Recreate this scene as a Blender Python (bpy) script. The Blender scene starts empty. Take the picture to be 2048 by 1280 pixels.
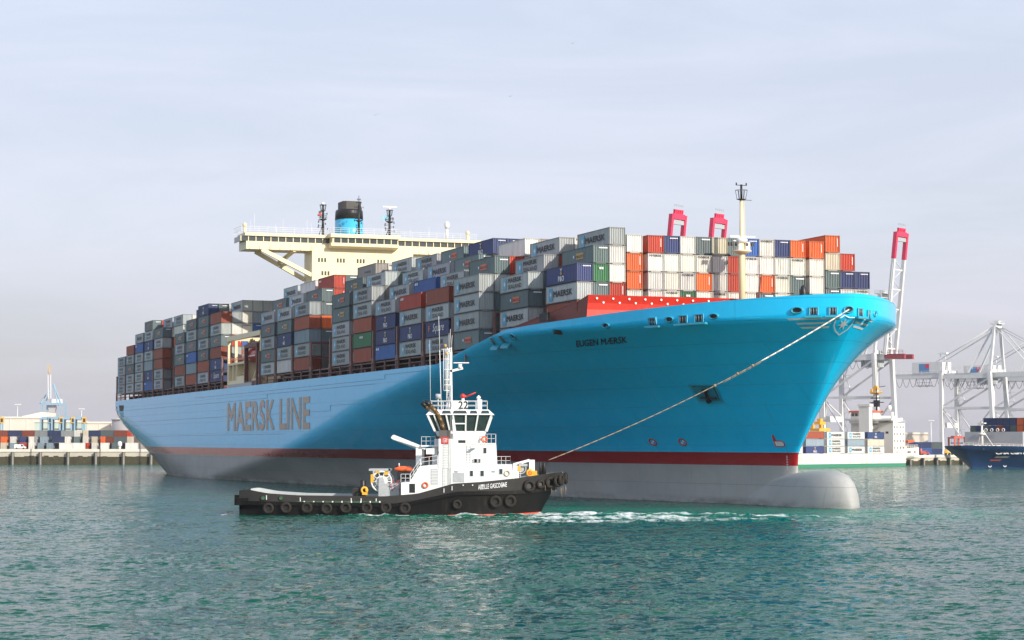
import bpy, math, random
import numpy as np
from mathutils import Matrix, Vector
random.seed(7)
rng = np.random.default_rng(7)
C = bpy.context.scene.collection
sc = bpy.context.scene

# ------------------------------------------------------------------ camera
CAMH = 8.2
cam_d = bpy.data.cameras.new('camera')
cam_d.sensor_width = 36.0
cam_d.lens = 74.3
cam_d.clip_start = 1.0
cam_d.clip_end = 30000.0
cam = bpy.data.objects.new('camera', cam_d)
C.objects.link(cam)
cam.location = (0, 0, CAMH)
cam.rotation_euler = (math.radians(90 + 3.372), 0, 0)
sc.camera = cam

# ------------------------------------------------------------------ sky, sun, exposure
SUN_EL = math.radians(25.0)
SUN_AZ = math.atan2(0.684, -0.730)          # direction towards the sun, from +Y clockwise
world = bpy.data.worlds.new('World')
sc.world = world
world.use_nodes = True
wn, wl = world.node_tree.nodes, world.node_tree.links
for n in list(wn):
    wn.remove(n)
w_out = wn.new('ShaderNodeOutputWorld')
w_bg = wn.new('ShaderNodeBackground')
w_sky = wn.new('ShaderNodeTexSky')
w_sky.sky_type = 'NISHITA'
w_sky.sun_disc = False
w_sky.sun_elevation = SUN_EL
w_sky.sun_rotation = SUN_AZ
w_sky.altitude = 0
w_sky.air_density = 1.0
w_sky.dust_density = 2.5
w_sky.ozone_density = 2.0
w_bg.inputs['Strength'].default_value = 0.116
# thin cirrus veil
w_tc = wn.new('ShaderNodeTexCoord')
w_map = wn.new('ShaderNodeMapping')
w_map.inputs['Scale'].default_value = (1.2, 1.2, 7.0)
w_map.inputs['Rotation'].default_value = (0.0, 0.18, 0.3)
w_no = wn.new('ShaderNodeTexNoise')
w_no.inputs['Scale'].default_value = 3.0
w_no.inputs['Detail'].default_value = 7.0
w_no.inputs['Roughness'].default_value = 0.62
w_no.inputs['Distortion'].default_value = 0.7
w_rmp = wn.new('ShaderNodeMapRange')
w_rmp.inputs['From Min'].default_value = 0.38
w_rmp.inputs['From Max'].default_value = 0.78
w_rmp.inputs['To Min'].default_value = 0.70
w_rmp.inputs['To Max'].default_value = 1.0
w_mix = wn.new('ShaderNodeMixRGB')
w_sep = wn.new('ShaderNodeSeparateXYZ')
w_cr = wn.new('ShaderNodeValToRGB')
w_cr.color_ramp.elements[0].position = 0.0
w_cr.color_ramp.elements[0].color = (0.555, 0.52, 0.56, 1)
w_cr.color_ramp.elements[1].position = 0.30
w_cr.color_ramp.elements[1].color = (0.63, 0.69, 0.85, 1)
w_e = w_cr.color_ramp.elements.new(0.10)
w_e.color = (0.64, 0.665, 0.76, 1)
w_gain = wn.new('ShaderNodeVectorMath')
w_gain.operation = 'SCALE'
w_gain.inputs['Scale'].default_value = 9.6
wl.new(w_tc.outputs['Generated'], w_sep.inputs[0])
wl.new(w_sep.outputs['Z'], w_cr.inputs['Fac'])
wl.new(w_cr.outputs['Color'], w_gain.inputs[0])
wl.new(w_gain.outputs[0], w_mix.inputs['Color2'])
wl.new(w_tc.outputs['Generated'], w_map.inputs['Vector'])
wl.new(w_map.outputs['Vector'], w_no.inputs['Vector'])
wl.new(w_no.outputs['Fac'], w_rmp.inputs['Value'])
wl.new(w_rmp.outputs['Result'], w_mix.inputs['Fac'])
wl.new(w_sky.outputs['Color'], w_mix.inputs['Color1'])
wl.new(w_mix.outputs['Color'], w_bg.inputs['Color'])
wl.new(w_bg.outputs['Background'], w_out.inputs['Surface'])

sun_d = bpy.data.lights.new('sun', 'SUN')
sun_d.energy = 4.6
sun_d.angle = math.radians(0.53)
sun_d.color = (1.0, 0.93, 0.82)
sun = bpy.data.objects.new('sun', sun_d)
C.objects.link(sun)
sdir = Vector((math.sin(SUN_AZ) * math.cos(SUN_EL), math.cos(SUN_AZ) * math.cos(SUN_EL), math.sin(SUN_EL)))
sun.rotation_euler = sdir.to_track_quat('Z', 'Y').to_euler()
sun.location = (200, -300, 300)

vs = sc.view_settings
vs.view_transform = 'Standard'
vs.look = 'None'
vs.exposure = 0.20
vs.gamma = 1.0
vs.use_curve_mapping = False
sc.cycles.max_bounces = 6
sc.cycles.volume_bounces = 0
sc.cycles.transparent_max_bounces = 8

# ------------------------------------------------------------------ materials
MATS = {}

def paint(name, col, rough=0.5, var=0.12, nscale=1.5, dirt=None, dirt_amt=0.0, metal=0.0, bump=0.0, bscale=20.0, streak=False, spec=0.5, objcol=False):
    """painted surface: base colour with mottling, optional rust or dirt patches and fine relief"""
    if name in MATS:
        return MATS[name]
    m = bpy.data.materials.new(name)
    m.use_nodes = True
    n, l = m.node_tree.nodes, m.node_tree.links
    b = n['Principled BSDF']
    b.inputs['Roughness'].default_value = rough
    b.inputs['Metallic'].default_value = metal
    b.inputs['Specular IOR Level'].default_value = spec
    tc = n.new('ShaderNodeTexCoord')
    oi = n.new('ShaderNodeObjectInfo')
    add = n.new('ShaderNodeVectorMath')
    add.operation = 'MULTIPLY_ADD'
    add.inputs[1].default_value = (1, 1, 1)
    l.new(tc.outputs['Object'], add.inputs[0])
    rv = n.new('ShaderNodeMath'); rv.operation = 'MULTIPLY'; rv.inputs[1].default_value = 57.0
    l.new(oi.outputs['Random'], rv.inputs[0])
    l.new(rv.outputs[0], add.inputs[2])
    mp = n.new('ShaderNodeMapping')
    mp.inputs['Scale'].default_value = (1, 1, 0.16) if streak else (1, 1, 1)
    l.new(add.outputs[0], mp.inputs['Vector'])
    no = n.new('ShaderNodeTexNoise')
    no.inputs['Scale'].default_value = nscale
    no.inputs['Detail'].default_value = 6
    no.inputs['Roughness'].default_value = 0.65
    l.new(mp.outputs['Vector'], no.inputs['Vector'])
    hs_ = n.new('ShaderNodeHueSaturation')
    mr = n.new('ShaderNodeMapRange')
    mr.inputs['From Min'].default_value = 0.25
    mr.inputs['From Max'].default_value = 0.75
    mr.inputs['To Min'].default_value = 1 - var
    mr.inputs['To Max'].default_value = 1 + var
    l.new(no.outputs['Fac'], mr.inputs['Value'])
    l.new(mr.outputs['Result'], hs_.inputs['Value'])
    if objcol:
        l.new(oi.outputs['Color'], hs_.inputs['Color'])
    else:
        hs_.inputs['Color'].default_value = (*col, 1)
    out = hs_.outputs['Color']
    if dirt is not None:
        no2 = n.new('ShaderNodeTexNoise')
        no2.inputs['Scale'].default_value = nscale * 1.7
        no2.inputs['Detail'].default_value = 8
        no2.inputs['Roughness'].default_value = 0.7
        l.new(mp.outputs['Vector'], no2.inputs['Vector'])
        m2 = n.new('ShaderNodeMapRange')
        m2.inputs['From Min'].default_value = 0.56
        m2.inputs['From Max'].default_value = 0.74
        m2.inputs['To Max'].default_value = dirt_amt
        l.new(no2.outputs['Fac'], m2.inputs['Value'])
        mx = n.new('ShaderNodeMixRGB')
        mx.inputs['Color2'].default_value = (*dirt, 1)
        l.new(m2.outputs['Result'], mx.inputs['Fac'])
        l.new(out, mx.inputs['Color1'])
        out = mx.outputs['Color']
    l.new(out, b.inputs['Base Color'])
    if bump > 0:
        nb = n.new('ShaderNodeTexNoise')
        nb.inputs['Scale'].default_value = bscale
        nb.inputs['Detail'].default_value = 4
        l.new(add.outputs[0], nb.inputs['Vector'])
        bp = n.new('ShaderNodeBump')
        bp.inputs['Strength'].default_value = 0.5
        bp.inputs['Distance'].default_value = bump
        l.new(nb.outputs['Fac'], bp.inputs['Height'])
        l.new(bp.outputs['Normal'], b.inputs['Normal'])
    MATS[name] = m
    return m

RUST = (0.13, 0.045, 0.018)
M_cont = paint('container_paint', (1, 1, 1), 0.55, 0.17, 0.9, RUST, 0.6, streak=True, objcol=True)
M_cframe = paint('container_frame', (1, 1, 1), 0.6, 0.15, 1.5, (0.10, 0.05, 0.02), 0.95, objcol=True)
M_black = paint('black_paint', (0.008, 0.008, 0.009), 0.45, 0.2, 2)
M_letter = paint('letter_black', (0.02, 0.022, 0.024), 0.55, 0.2, 3)
M_white = paint('white_paint', (0.78, 0.78, 0.76), 0.4, 0.06, 0.7, (0.45, 0.40, 0.33), 0.35, streak=True)
M_whitel = paint('white_lettering', (0.72, 0.72, 0.72), 0.5, 0.06, 2)
M_starblue = paint('pale_blue_panel', (0.10, 0.38, 0.56), 0.5, 0.08, 2)
M_orange = paint('orange_label', (0.62, 0.13, 0.05), 0.5, 0.1, 2)
M_ochre = paint('ochre_label', (0.50, 0.30, 0.08), 0.5, 0.1, 2)
M_maroon = paint('maroon_oxide', (0.12, 0.032, 0.026), 0.55, 0.2, 0.8, (0.05, 0.025, 0.02), 0.6)
M_maroonl = paint('maroon_posts', (0.20, 0.10, 0.085), 0.55, 0.15, 0.8, (0.07, 0.03, 0.02), 0.6)
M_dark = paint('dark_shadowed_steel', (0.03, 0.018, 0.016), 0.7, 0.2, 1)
M_cream = paint('cream_paint', (0.76, 0.65, 0.41), 0.42, 0.05, 0.6, (0.55, 0.42, 0.25), 0.3, streak=True)
M_red = paint('breakwater_red', (0.62, 0.035, 0.018), 0.45, 0.10, 0.8, (0.55, 0.16, 0.06), 0.35)
M_primer = paint('grey_primer', (0.36, 0.30, 0.18), 0.6, 0.15, 2)
M_glass = paint('dark_glass', (0.035, 0.05, 0.05), 0.08, 0.3, 2, spec=0.8)
M_deck = paint('deck_red_oxide', (0.14, 0.05, 0.035), 0.7, 0.15, 0.5)
M_blue_f = paint('funnel_blue', (0.05, 0.42, 0.66), 0.2, 0.05, 0.6)
M_ropew = paint('rope_white', (0.66, 0.62, 0.55), 0.8, 0.15, 6)
M_ropeb = paint('rope_brown', (0.26, 0.20, 0.13), 0.85, 0.25, 6)
M_tyre = paint('old_rubber', (0.024, 0.020, 0.016), 0.7, 0.3, 4, (0.07, 0.055, 0.04), 0.5, spec=0.2, bump=0.03, bscale=14)
M_tugblack = paint('tug_black', (0.006, 0.0055, 0.005), 0.42, 0.25, 1.2, (0.045, 0.035, 0.026), 0.5, streak=True, spec=0.2)
M_tugband = paint('tug_bulwark_grey', (0.032, 0.030, 0.028), 0.5, 0.2, 1.2, (0.07, 0.055, 0.04), 0.4, spec=0.25)
M_tugdeck = paint('tug_deck_green', (0.03, 0.12, 0.05), 0.7, 0.25, 2)
M_tugred = paint('antifoul_red', (0.60, 0.07, 0.025), 0.55, 0.15, 2)
M_tugw = paint('tug_white', (0.82, 0.82, 0.80), 0.35, 0.04, 0.8, (0.48, 0.38, 0.27), 0.42, streak=True)
M_greyw = paint('winch_grey', (0.40, 0.42, 0.43), 0.5, 0.1, 2, (0.18, 0.14, 0.10), 0.5)
M_yellow = paint('safety_yellow', (0.78, 0.40, 0.03), 0.5, 0.12, 2, (0.35, 0.12, 0.03), 0.5)
M_exh = paint('burnt_exhaust', (0.20, 0.12, 0.05), 0.45, 0.3, 1.5, (0.03, 0.02, 0.015), 0.9, metal=0.6)
M_fireR = paint('signal_red', (0.62, 0.03, 0.02), 0.4, 0.1, 2)
M_lifeO = paint('lifeboat_orange', (0.80, 0.13, 0.03), 0.4, 0.08, 2)
M_lifeR = paint('lifeboat_red', (0.55, 0.03, 0.025), 0.3, 0.08, 2)
M_crane = paint('crane_white', (0.66, 0.66, 0.65), 0.5, 0.08, 0.3, (0.40, 0.34, 0.28), 0.4, streak=True)
M_craneR = paint('crane_pink_red', (0.66, 0.04, 0.10), 0.5, 0.08, 0.4)
M_craneB = paint('crane_blue_hazed', (0.24, 0.38, 0.48), 0.5, 0.08, 0.4)  # paled blue: distance haze is mixed into the paint
M_wire = paint('dark_cable', (0.06, 0.06, 0.065), 0.6, 0.2, 2)
M_concrete = paint('quay_concrete', (0.50, 0.46, 0.38), 0.85, 0.12, 0.25, (0.33, 0.29, 0.22), 0.5, bump=0.05, bscale=2)
M_coping = paint('quay_coping', (0.68, 0.64, 0.56), 0.85, 0.1, 0.4)
M_algae = paint('quay_algae', (0.055, 0.05, 0.025), 0.9, 0.4, 0.5, (0.16, 0.13, 0.07), 0.6, bump=0.05, bscale=3)
M_pile = paint('fender_pile', (0.05, 0.045, 0.038), 0.7, 0.3, 1)
M_pilelit = paint('fender_lit_half', (0.30, 0.28, 0.24), 0.7, 0.2, 1)
M_ground = paint('quay_ground', (0.30, 0.28, 0.25), 0.9, 0.12, 0.05)
M_wallw = paint('warehouse_cream', (0.64, 0.57, 0.48), 0.7, 0.08, 0.06, streak=True)
M_wallg = paint('warehouse_green', (0.46, 0.54, 0.46), 0.7, 0.08, 0.1)
M_wallgrey = paint('tank_grey', (0.42, 0.40, 0.40), 0.7, 0.08, 0.1)
M_ivory = paint('ship_ivory', (0.76, 0.73, 0.66), 0.45, 0.05, 0.2, (0.50, 0.40, 0.25), 0.4, streak=True)
M_boot = paint('boot_green', (0.05, 0.24, 0.15), 0.6, 0.15, 0.4)
M_navyhull = paint('navy_hull', (0.018, 0.055, 0.15), 0.3, 0.15, 0.3)
M_platform = paint('fairlead_blue', (0.03, 0.36, 0.50), 0.4, 0.08, 1)
M_hole = paint('hole_dark', (0.008, 0.012, 0.014), 0.6, 0.1, 1)
M_bright = paint('chrome_roller', (0.16, 0.19, 0.20), 0.35, 0.1, 3)

# ------------------------------------------------------------------ geometry helpers
class G:
    """collects faces; build() links them as ONE mesh object"""
    def __init__(s):
        s.v = []; s.f = []; s.mi = []; s.sm = []
    def poly(s, pts, m=0, smooth=False):
        i = len(s.v)
        s.v += [tuple(p) for p in pts]
        s.f.append(tuple(range(i, i + len(pts)))); s.mi.append(m); s.sm.append(smooth)
    def box(s, x0, x1, y0, y1, z0, z1, m=0):
        i = len(s.v)
        s.v += [(x0,y0,z0),(x1,y0,z0),(x1,y1,z0),(x0,y1,z0),(x0,y0,z1),(x1,y0,z1),(x1,y1,z1),(x0,y1,z1)]
        for q in ((0,3,2,1),(4,5,6,7),(0,1,5,4),(1,2,6,5),(2,3,7,6),(3,0,4,7)):
            s.f.append(tuple(i + k for k in q)); s.mi.append(m); s.sm.append(False)
    def hexa(s, p, m=0):
        i = len(s.v); s.v += [tuple(q) for q in p]
        for q in ((0,3,2,1),(4,5,6,7),(0,1,5,4),(1,2,6,5),(2,3,7,6),(3,0,4,7)):
            s.f.append(tuple(i + k for k in q)); s.mi.append(m); s.sm.append(False)
    def prism(s, prof, a0, a1, axis='y', m=0):
        """profile of 2D points swept along an axis: 'y' -> (x,z), 'x' -> (y,z), 'z' -> (x,y)"""
        def P(p, a):
            return (p[0], a, p[1]) if axis == 'y' else (a, p[0], p[1]) if axis == 'x' else (p[0], p[1], a)
        n = len(prof); i = len(s.v)
        s.v += [P(p, a0) for p in prof] + [P(p, a1) for p in prof]
        s.f.append(tuple(i + k for k in range(n))); s.f.append(tuple(i + n + k for k in reversed(range(n))))
        s.mi += [m, m]; s.sm += [False, False]
        for k in range(n):
            k2 = (k + 1) % n
            s.f.append((i + k2, i + k, i + n + k, i + n + k2)); s.mi.append(m); s.sm.append(False)
    def tube(s, p0, p1, r0, r1=None, n=6, m=0, caps=True, smooth=True):
        if r1 is None: r1 = r0
        p0, p1 = Vector(p0), Vector(p1)
        d = p1 - p0
        if d.length < 1e-6: return
        d.normalize()
        a = d.orthogonal().normalized(); b = d.cross(a)
        i = len(s.v)
        for p, r in ((p0, r0), (p1, r1)):
            for k in range(n):
                t = 2 * math.pi * k / n
                s.v.append(tuple(p + a * (r * math.cos(t)) + b * (r * math.sin(t))))
        for k in range(n):
            k2 = (k + 1) % n
            s.f.append((i + k, i + k2, i + n + k2, i + n + k)); s.mi.append(m); s.sm.append(smooth)
        if caps:
            s.f.append(tuple(i + k for k in reversed(range(n)))); s.f.append(tuple(i + n + k for k in range(n)))
            s.mi += [m, m]; s.sm += [False, False]
    def path(s, pts, r, n=6, m=0):
        for a, b in zip(pts[:-1], pts[1:]):
            s.tube(a, b, r, n=n, m=m)
    def beam(s, p0, p1, w, h, m=0, up=(0, 0, 1)):
        p0, p1 = Vector(p0), Vector(p1)
        d = (p1 - p0).normalized(); u = Vector(up)
        a = d.cross(u)
        if a.length < 1e-4: a = d.cross(Vector((1, 0, 0)))
        a.normalize(); b = a.cross(d).normalized()
        a *= w / 2; b *= h / 2
        s.hexa([p0 - a - b, p0 + a - b, p1 + a - b, p1 - a - b, p0 - a + b, p0 + a + b, p1 + a + b, p1 - a + b], m)
    def lathe(s, prof, cx=0, cy=0, n=16, m=0, smooth=True, sx=1.0, sy=1.0):
        i = len(s.v); k = len(prof)
        for r, z in prof:
            for j in range(n):
                t = 2 * math.pi * j / n
                s.v.append((cx + r * math.cos(t) * sx, cy + r * math.sin(t) * sy, z))
        for a in range(k - 1):
            for j in range(n):
                j2 = (j + 1) % n
                s.f.append((i + a*n + j, i + a*n + j2, i + (a+1)*n + j2, i + (a+1)*n + j)); s.mi.append(m); s.sm.append(smooth)
        s.f.append(tuple(i + j for j in reversed(range(n)))); s.f.append(tuple(i + (k-1)*n + j for j in range(n)))
        s.mi += [m, m]; s.sm += [False, False]
    def torus(s, c, ax, R, r, n=18, k=8, m=0, sc=1.0):
        c = Vector(c); ax = Vector(ax).normalized(); a = ax.orthogonal().normalized(); b = ax.cross(a)
        i = len(s.v)
        for p in range(n):
            t = 2 * math.pi * p / n; d = a * math.cos(t) + b * math.sin(t)
            for q in range(k):
                u = 2 * math.pi * q / k
                s.v.append(tuple(c + d * (R + r * math.cos(u)) + ax * (r * sc * math.sin(u))))
        for p in range(n):
            for q in range(k):
                p2, q2 = (p + 1) % n, (q + 1) % k
                s.f.append((i + p*k + q, i + p2*k + q, i + p2*k + q2, i + p*k + q2)); s.mi.append(m); s.sm.append(True)
    def grid(s, pts, m=0, smooth=True, mfun=None, flip=False):
        nr, nc = len(pts), len(pts[0]); i = len(s.v)
        for row in pts: s.v += [tuple(p) for p in row]
        for a in range(nr - 1):
            for b in range(nc - 1):
                q = (i + a*nc + b, i + a*nc + b + 1, i + (a+1)*nc + b + 1, i + (a+1)*nc + b)
                s.f.append(q[::-1] if flip else q); s.mi.append(mfun(a, b) if mfun else m); s.sm.append(smooth)
    def rail(s, pts, h=1.1, r=0.03, step=1.8, bars=(0.5, 1.0), m=0):
        for a, b in zip(pts[:-1], pts[1:]):
            a, b = Vector(a), Vector(b); L = (b - a).length; k = max(1, int(round(L / step)))
            for j in range(k + 1):
                p = a.lerp(b, j / k); s.tube(p, p + Vector((0, 0, h)), r, n=4, m=m, caps=False)
            for f in bars:
                s.tube(a + Vector((0, 0, h * f)), b + Vector((0, 0, h * f)), r, n=4, m=m, caps=False)
    def mesh(s, name, mats):
        me = bpy.data.meshes.new(name)
        me.from_pydata(s.v, [], s.f)
        mats = mats if isinstance(mats, (list, tuple)) else [mats]
        for m in mats: me.materials.append(m)
        me.polygons.foreach_set('material_index', s.mi)
        me.polygons.foreach_set('use_smooth', s.sm)
        me.update()
        return me
    def build(s, name, mats, parent=None, loc=(0, 0, 0), rotz=0.0):
        return put(name, s.mesh(name, mats), parent, loc, rotz)

def put(name, me, parent=None, loc=(0, 0, 0), rotz=0.0):
    o = bpy.data.objects.new(name, me)
    o.location = loc
    if rotz: o.rotation_euler = (0, 0, rotz)
    if parent is not None: o.parent = parent
    C.objects.link(o)
    return o

def tag(o, label=None, cat=None, group=None, kind=None):
    if label: o['label'] = label
    if cat: o['category'] = cat
    if group: o['group'] = group
    if kind: o['kind'] = kind
    return o

def thing(name, label, cat, loc=(0, 0, 0), rotz=0.0, group=None):
    o = bpy.data.objects.new(name, None)
    o.location = loc; o.rotation_euler = (0, 0, rotz); o.empty_display_size = 1.0
    C.objects.link(o)
    return tag(o, label, cat, group)

def copy_tree(o, parent=None):
    c = o.copy(); C.objects.link(c)
    if parent is not None: c.parent = parent
    for ch in list(o.children): copy_tree(ch, c)
    return c

TEXT = {}
def text_geo(body, bold=0.0, shear=0.0):
    """flat outline of a word: verts (x, y), triangles, normalised to the unit box"""
    key = (body, bold, shear)
    if key not in TEXT:
        cu = bpy.data.curves.new('lettering_curve', 'FONT')
        cu.body = body; cu.size = 1.0; cu.shear = shear; cu.resolution_u = 3; cu.fill_mode = 'FRONT'
        cu.space_character = 1.0 + bold * 1.6
        ob = bpy.data.objects.new('lettering_curve', cu)
        C.objects.link(ob)
        dg = bpy.context.evaluated_depsgraph_get(); dg.update()
        me = ob.evaluated_get(dg).to_mesh()
        vv = np.array([(v.co.x, v.co.y) for v in me.vertices]); ff = [tuple(p.vertices) for p in me.polygons]
        ob.evaluated_get(dg).to_mesh_clear()
        bpy.data.objects.remove(ob); bpy.data.curves.remove(cu)
        if bold > 0:                       # thicken the strokes: move each outline point outwards
            cnt = {}
            for f in ff:
                for a, b in zip(f, f[1:] + f[:1]):
                    k = (min(a, b), max(a, b)); cnt.setdefault(k, []).append((a, b, f))
            nr = [[] for _ in vv]
            for k, uses in cnt.items():
                if len(uses) != 1: continue
                a, b, f = uses[0]; d = vv[b] - vv[a]; L = np.hypot(*d)
                if L < 1e-7: continue
                n = np.array([d[1], -d[0]]) / L
                c = vv[list(f)].mean(0)
                if np.dot(n, c - vv[a]) > 0: n = -n
                nr[a].append(n); nr[b].append(n)
            out = vv.copy()
            for i, ns in enumerate(nr):
                if len(ns) == 2:
                    m = ns[0] + ns[1]; q = np.dot(m, m) / 2
                    out[i] = vv[i] + m / max(q, 0.7) * bold
                elif ns:
                    m = sum(ns); out[i] = vv[i] + m / max(np.hypot(*m), 1e-6) * bold
            vv = out
        mn, mx = vv.min(0), vv.max(0)
        TEXT[key] = ((vv - mn) / (mx - mn), ff)
    return TEXT[key]

def add_text(g, body, fn, m=0, bold=0.03, shear=0.0, sub=0):
    """lays a word on a surface: fn(a, b) with a, b in 0..1 gives the 3D point"""
    vv, ff = text_geo(body, bold, shear)
    tri = [[tuple(vv[k]) for k in f] for f in ff]
    for _ in range(sub):
        nt = []
        for a, b, c in tri:
            ab, bc, ca = [((p[0] + q[0]) / 2, (p[1] + q[1]) / 2) for p, q in ((a, b), (b, c), (c, a))]
            nt += [[a, ab, ca], [ab, b, bc], [ca, bc, c], [ab, bc, ca]]
        tri = nt
    for t in tri:
        g.poly([fn(a, b) for a, b in t], m)

def star_pts(n, r0, r1, rot=0.0):
    return [((r0 if k % 2 == 0 else r1) * math.sin(math.pi * k / n + rot), (r0 if k % 2 == 0 else r1) * math.cos(math.pi * k / n + rot)) for k in range(2 * n)]

# ------------------------------------------------------------------ water
def build_water():
    nr, nc = 1060, 900
    Y = 55.0 * (1500.0 / 55.0) ** (np.arange(nr) / (nr - 1))
    T = np.linspace(-0.62, 0.62, nc)
    YY, TT = np.meshgrid(Y, T, indexing='ij')
    XX = YY * TT
    dY = np.gradient(Y)[:, None] * np.ones((1, nc))
    Z = np.zeros_like(XX); DX = np.zeros_like(XX); DY = np.zeros_like(XX)
    wind = math.radians(238)
    for k in range(84):
        lam = 0.42 * (2.6 / 0.42) ** rng.random()
        ang = wind + rng.normal(0, 0.75)
        kx, ky = math.cos(ang) * 2 * math.pi / lam, math.sin(ang) * 2 * math.pi / lam
        a = 0.0042 * lam ** 0.95 * (0.5 + rng.random())
        ph = rng.random() * 6.283
        fade = np.clip((lam - 1.5 * dY) / (1.5 * dY), 0, 1)
        th = kx * XX + ky * YY + ph
        Z += a * fade * np.sin(th)
        q = 0.75 * a * fade * np.cos(th)
        DX += q * math.cos(ang); DY += q * math.sin(ang)
    # slow patches of calmer and rougher water
    patch = np.zeros_like(XX)
    for k in range(14):
        lam = 30 + 120 * rng.random(); ang = rng.random() * 6.283
        patch += np.sin((XX * math.cos(ang) + YY * 2.2 * math.sin(ang)) * 2 * math.pi / lam + rng.random() * 6.28)
    patch = np.clip(0.9 + 0.10 * patch, 0.5, 1.4)
    Z *= patch; DX *= patch; DY *= patch
    # ---- foam and churned water
    def band(x0, y0, x1, y1, w, soft):
        dx, dy = x1 - x0, y1 - y0; L2 = dx*dx + dy*dy
        t = np.clip(((XX - x0) * dx + (YY - y0) * dy) / L2, 0, 1)
        d = np.hypot(XX - x0 - t * dx, YY - y0 - t * dy)
        return np.clip(1 - (d - w) / soft, 0, 1)
    foam = np.zeros_like(XX)
    for (x0, y0, x1, y1, w, soft, v) in (
            (-17, 245.3, 5.5, 246.5, 0.5, 3.0, .64), (-25, 245.0, -14, 245.3, 0.2, 1.6, .52),   # along the tug's side
            (-9, 238, 4, 241, 1.5, 8, .50), (3.5, 247, 12, 250, 2.0, 7.0, .66), (5, 236, 18, 238, 2.5, 10.0, .62),
            (1, 224, 19, 229, 2.0, 9.0, .55), (13, 252, 24, 250, 1.0, 7.0, .56), (15, 228, 29, 233, 1.5, 9.0, .53),
            (28, 246, 37, 238, 0.8, 5.0, .60), (37, 240, 46, 236, 0.6, 6.0, .46), (22, 244, 30, 247, .5, 5.0, .48),
            (46, 240, 62, 228, 0.5, 7.0, .40), (-34.0, 247, -33.2, 256, 0.3, 2.0, .50), (42, 262, 70, 268, 1.0, 9.0, .36)):
        foam = np.maximum(foam, v * band(x0, y0, x1, y1, w, soft))
    aer = np.maximum(band(4, 260, 42, 256, 10, 14), 0.75 * band(-10, 240, 40, 236, 3, 14))
    aer = np.maximum(aer, 0.45 * band(42, 245, 80, 238, 3, 16))
    lump = np.zeros_like(XX)
    for k in range(26):
        lam = 1.2 + 4.5 * rng.random(); ang = rng.random() * 6.283
        lump += np.sin((XX * math.cos(ang) + YY * 0.6 * math.sin(ang)) * 6.283 / lam + rng.random() * 6.28)
    Z = Z * (1 - 0.30 * aer) + 0.17 * foam * np.clip(0.5 + 0.35 * lump, 0, 3)
    XX = XX + DX; YY = YY + DY
    verts = np.stack([XX, YY, Z], -1).reshape(-1, 3)
    idx = np.arange(nr * nc).reshape(nr, nc)
    quads = np.stack([idx[:-1, :-1], idx[:-1, 1:], idx[1:, 1:], idx[1:, :-1]], -1).reshape(-1, 4)
    nb = len(verts)
    base = np.array([(-4000, -300, -0.25), (4000, -300, -0.25), (4000, 1700, -0.25), (-4000, 1700, -0.25)], float)
    verts = np.concatenate([verts, base]); quads = np.concatenate([quads, [[nb, nb+1, nb+2, nb+3]]])
    me = bpy.data.meshes.new('water')
    me.vertices.add(len(verts)); me.vertices.foreach_set('co', verts.ravel())
    me.loops.add(quads.size); me.loops.foreach_set('vertex_index', quads.ravel().astype(np.int32))
    me.polygons.add(len(quads)); me.polygons.foreach_set('loop_start', np.arange(0, quads.size, 4, dtype=np.int32))
    me.polygons.foreach_set('loop_total', np.full(len(quads), 4, np.int32))
    me.polygons.foreach_set('use_smooth', np.ones(len(quads), bool))
    for nm, arr in (('foam', foam), ('aerated', aer)):
        at = me.attributes.new(nm, 'FLOAT', 'POINT')
        at.data.foreach_set('value', np.concatenate([arr.ravel(), np.zeros(4)]).astype(np.float32))
    me.update(); me.validate()
    m = bpy.data.materials.new('harbour_water'); m.use_nodes = True
    n, l = m.node_tree.nodes, m.node_tree.links
    b = n['Principled BSDF']
    b.inputs['Roughness'].default_value = 0.09
    b.inputs['IOR'].default_value = 1.33
    b.inputs['Specular IOR Level'].default_value = 0.23
    tc = n.new('ShaderNodeTexCoord')
    def noise(scale, detail, mapping=(1, 1, 1), rough=0.55):
        mp = n.new('ShaderNodeMapping'); mp.inputs['Scale'].default_value = mapping
        l.new(tc.outputs['Object'], mp.inputs['Vector'])
        t = n.new('ShaderNodeTexNoise'); t.inputs['Scale'].default_value = scale; t.inputs['Detail'].default_value = detail; t.inputs['Roughness'].default_value = rough
        l.new(mp.outputs['Vector'], t.inputs['Vector']); return t
    # small ripples: facets tilted by noise, stronger in gusts
    n1 = noise(2.6, 4, (0.8, 1.1, 1), 0.62); n2 = noise(0.75, 3, (0.7, 0.9, 1)); gust = noise(0.055, 4, (1.0, 0.45, 1), 0.6)
    def vm(op, a, b_):
        v = n.new('ShaderNodeVectorMath'); v.operation = op
        for i, c in enumerate((a, b_)):
            if isinstance(c, tuple): v.inputs[i].default_value = c
            else: l.new(c, v.inputs[i])
        return v.outputs[0]
    t1 = vm('MULTIPLY', vm('SUBTRACT', n1.outputs['Color'], (.5, .5, .5)), (1.7, 2.7, 0))
    t2 = vm('MULTIPLY', vm('SUBTRACT', n2.outputs['Color'], (.5, .5, .5)), (0.8, 1.4, 0))
    gr = n.new('ShaderNodeMapRange'); gr.inputs['From Min'].default_value = 0.3; gr.inputs['From Max'].default_value = 0.7; gr.inputs['To Min'].default_value = 0.55; gr.inputs['To Max'].default_value = 1.25
    l.new(gust.outputs['Fac'], gr.inputs['Value'])
    sc1 = n.new('ShaderNodeVectorMath'); sc1.operation = 'SCALE'; l.new(vm('ADD', t1, t2), sc1.inputs[0])
    # the modelled waves thin out with distance, so the ripples take over their slope there
    spw = n.new('ShaderNodeSeparateXYZ'); l.new(tc.outputs['Object'], spw.inputs[0])
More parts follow.
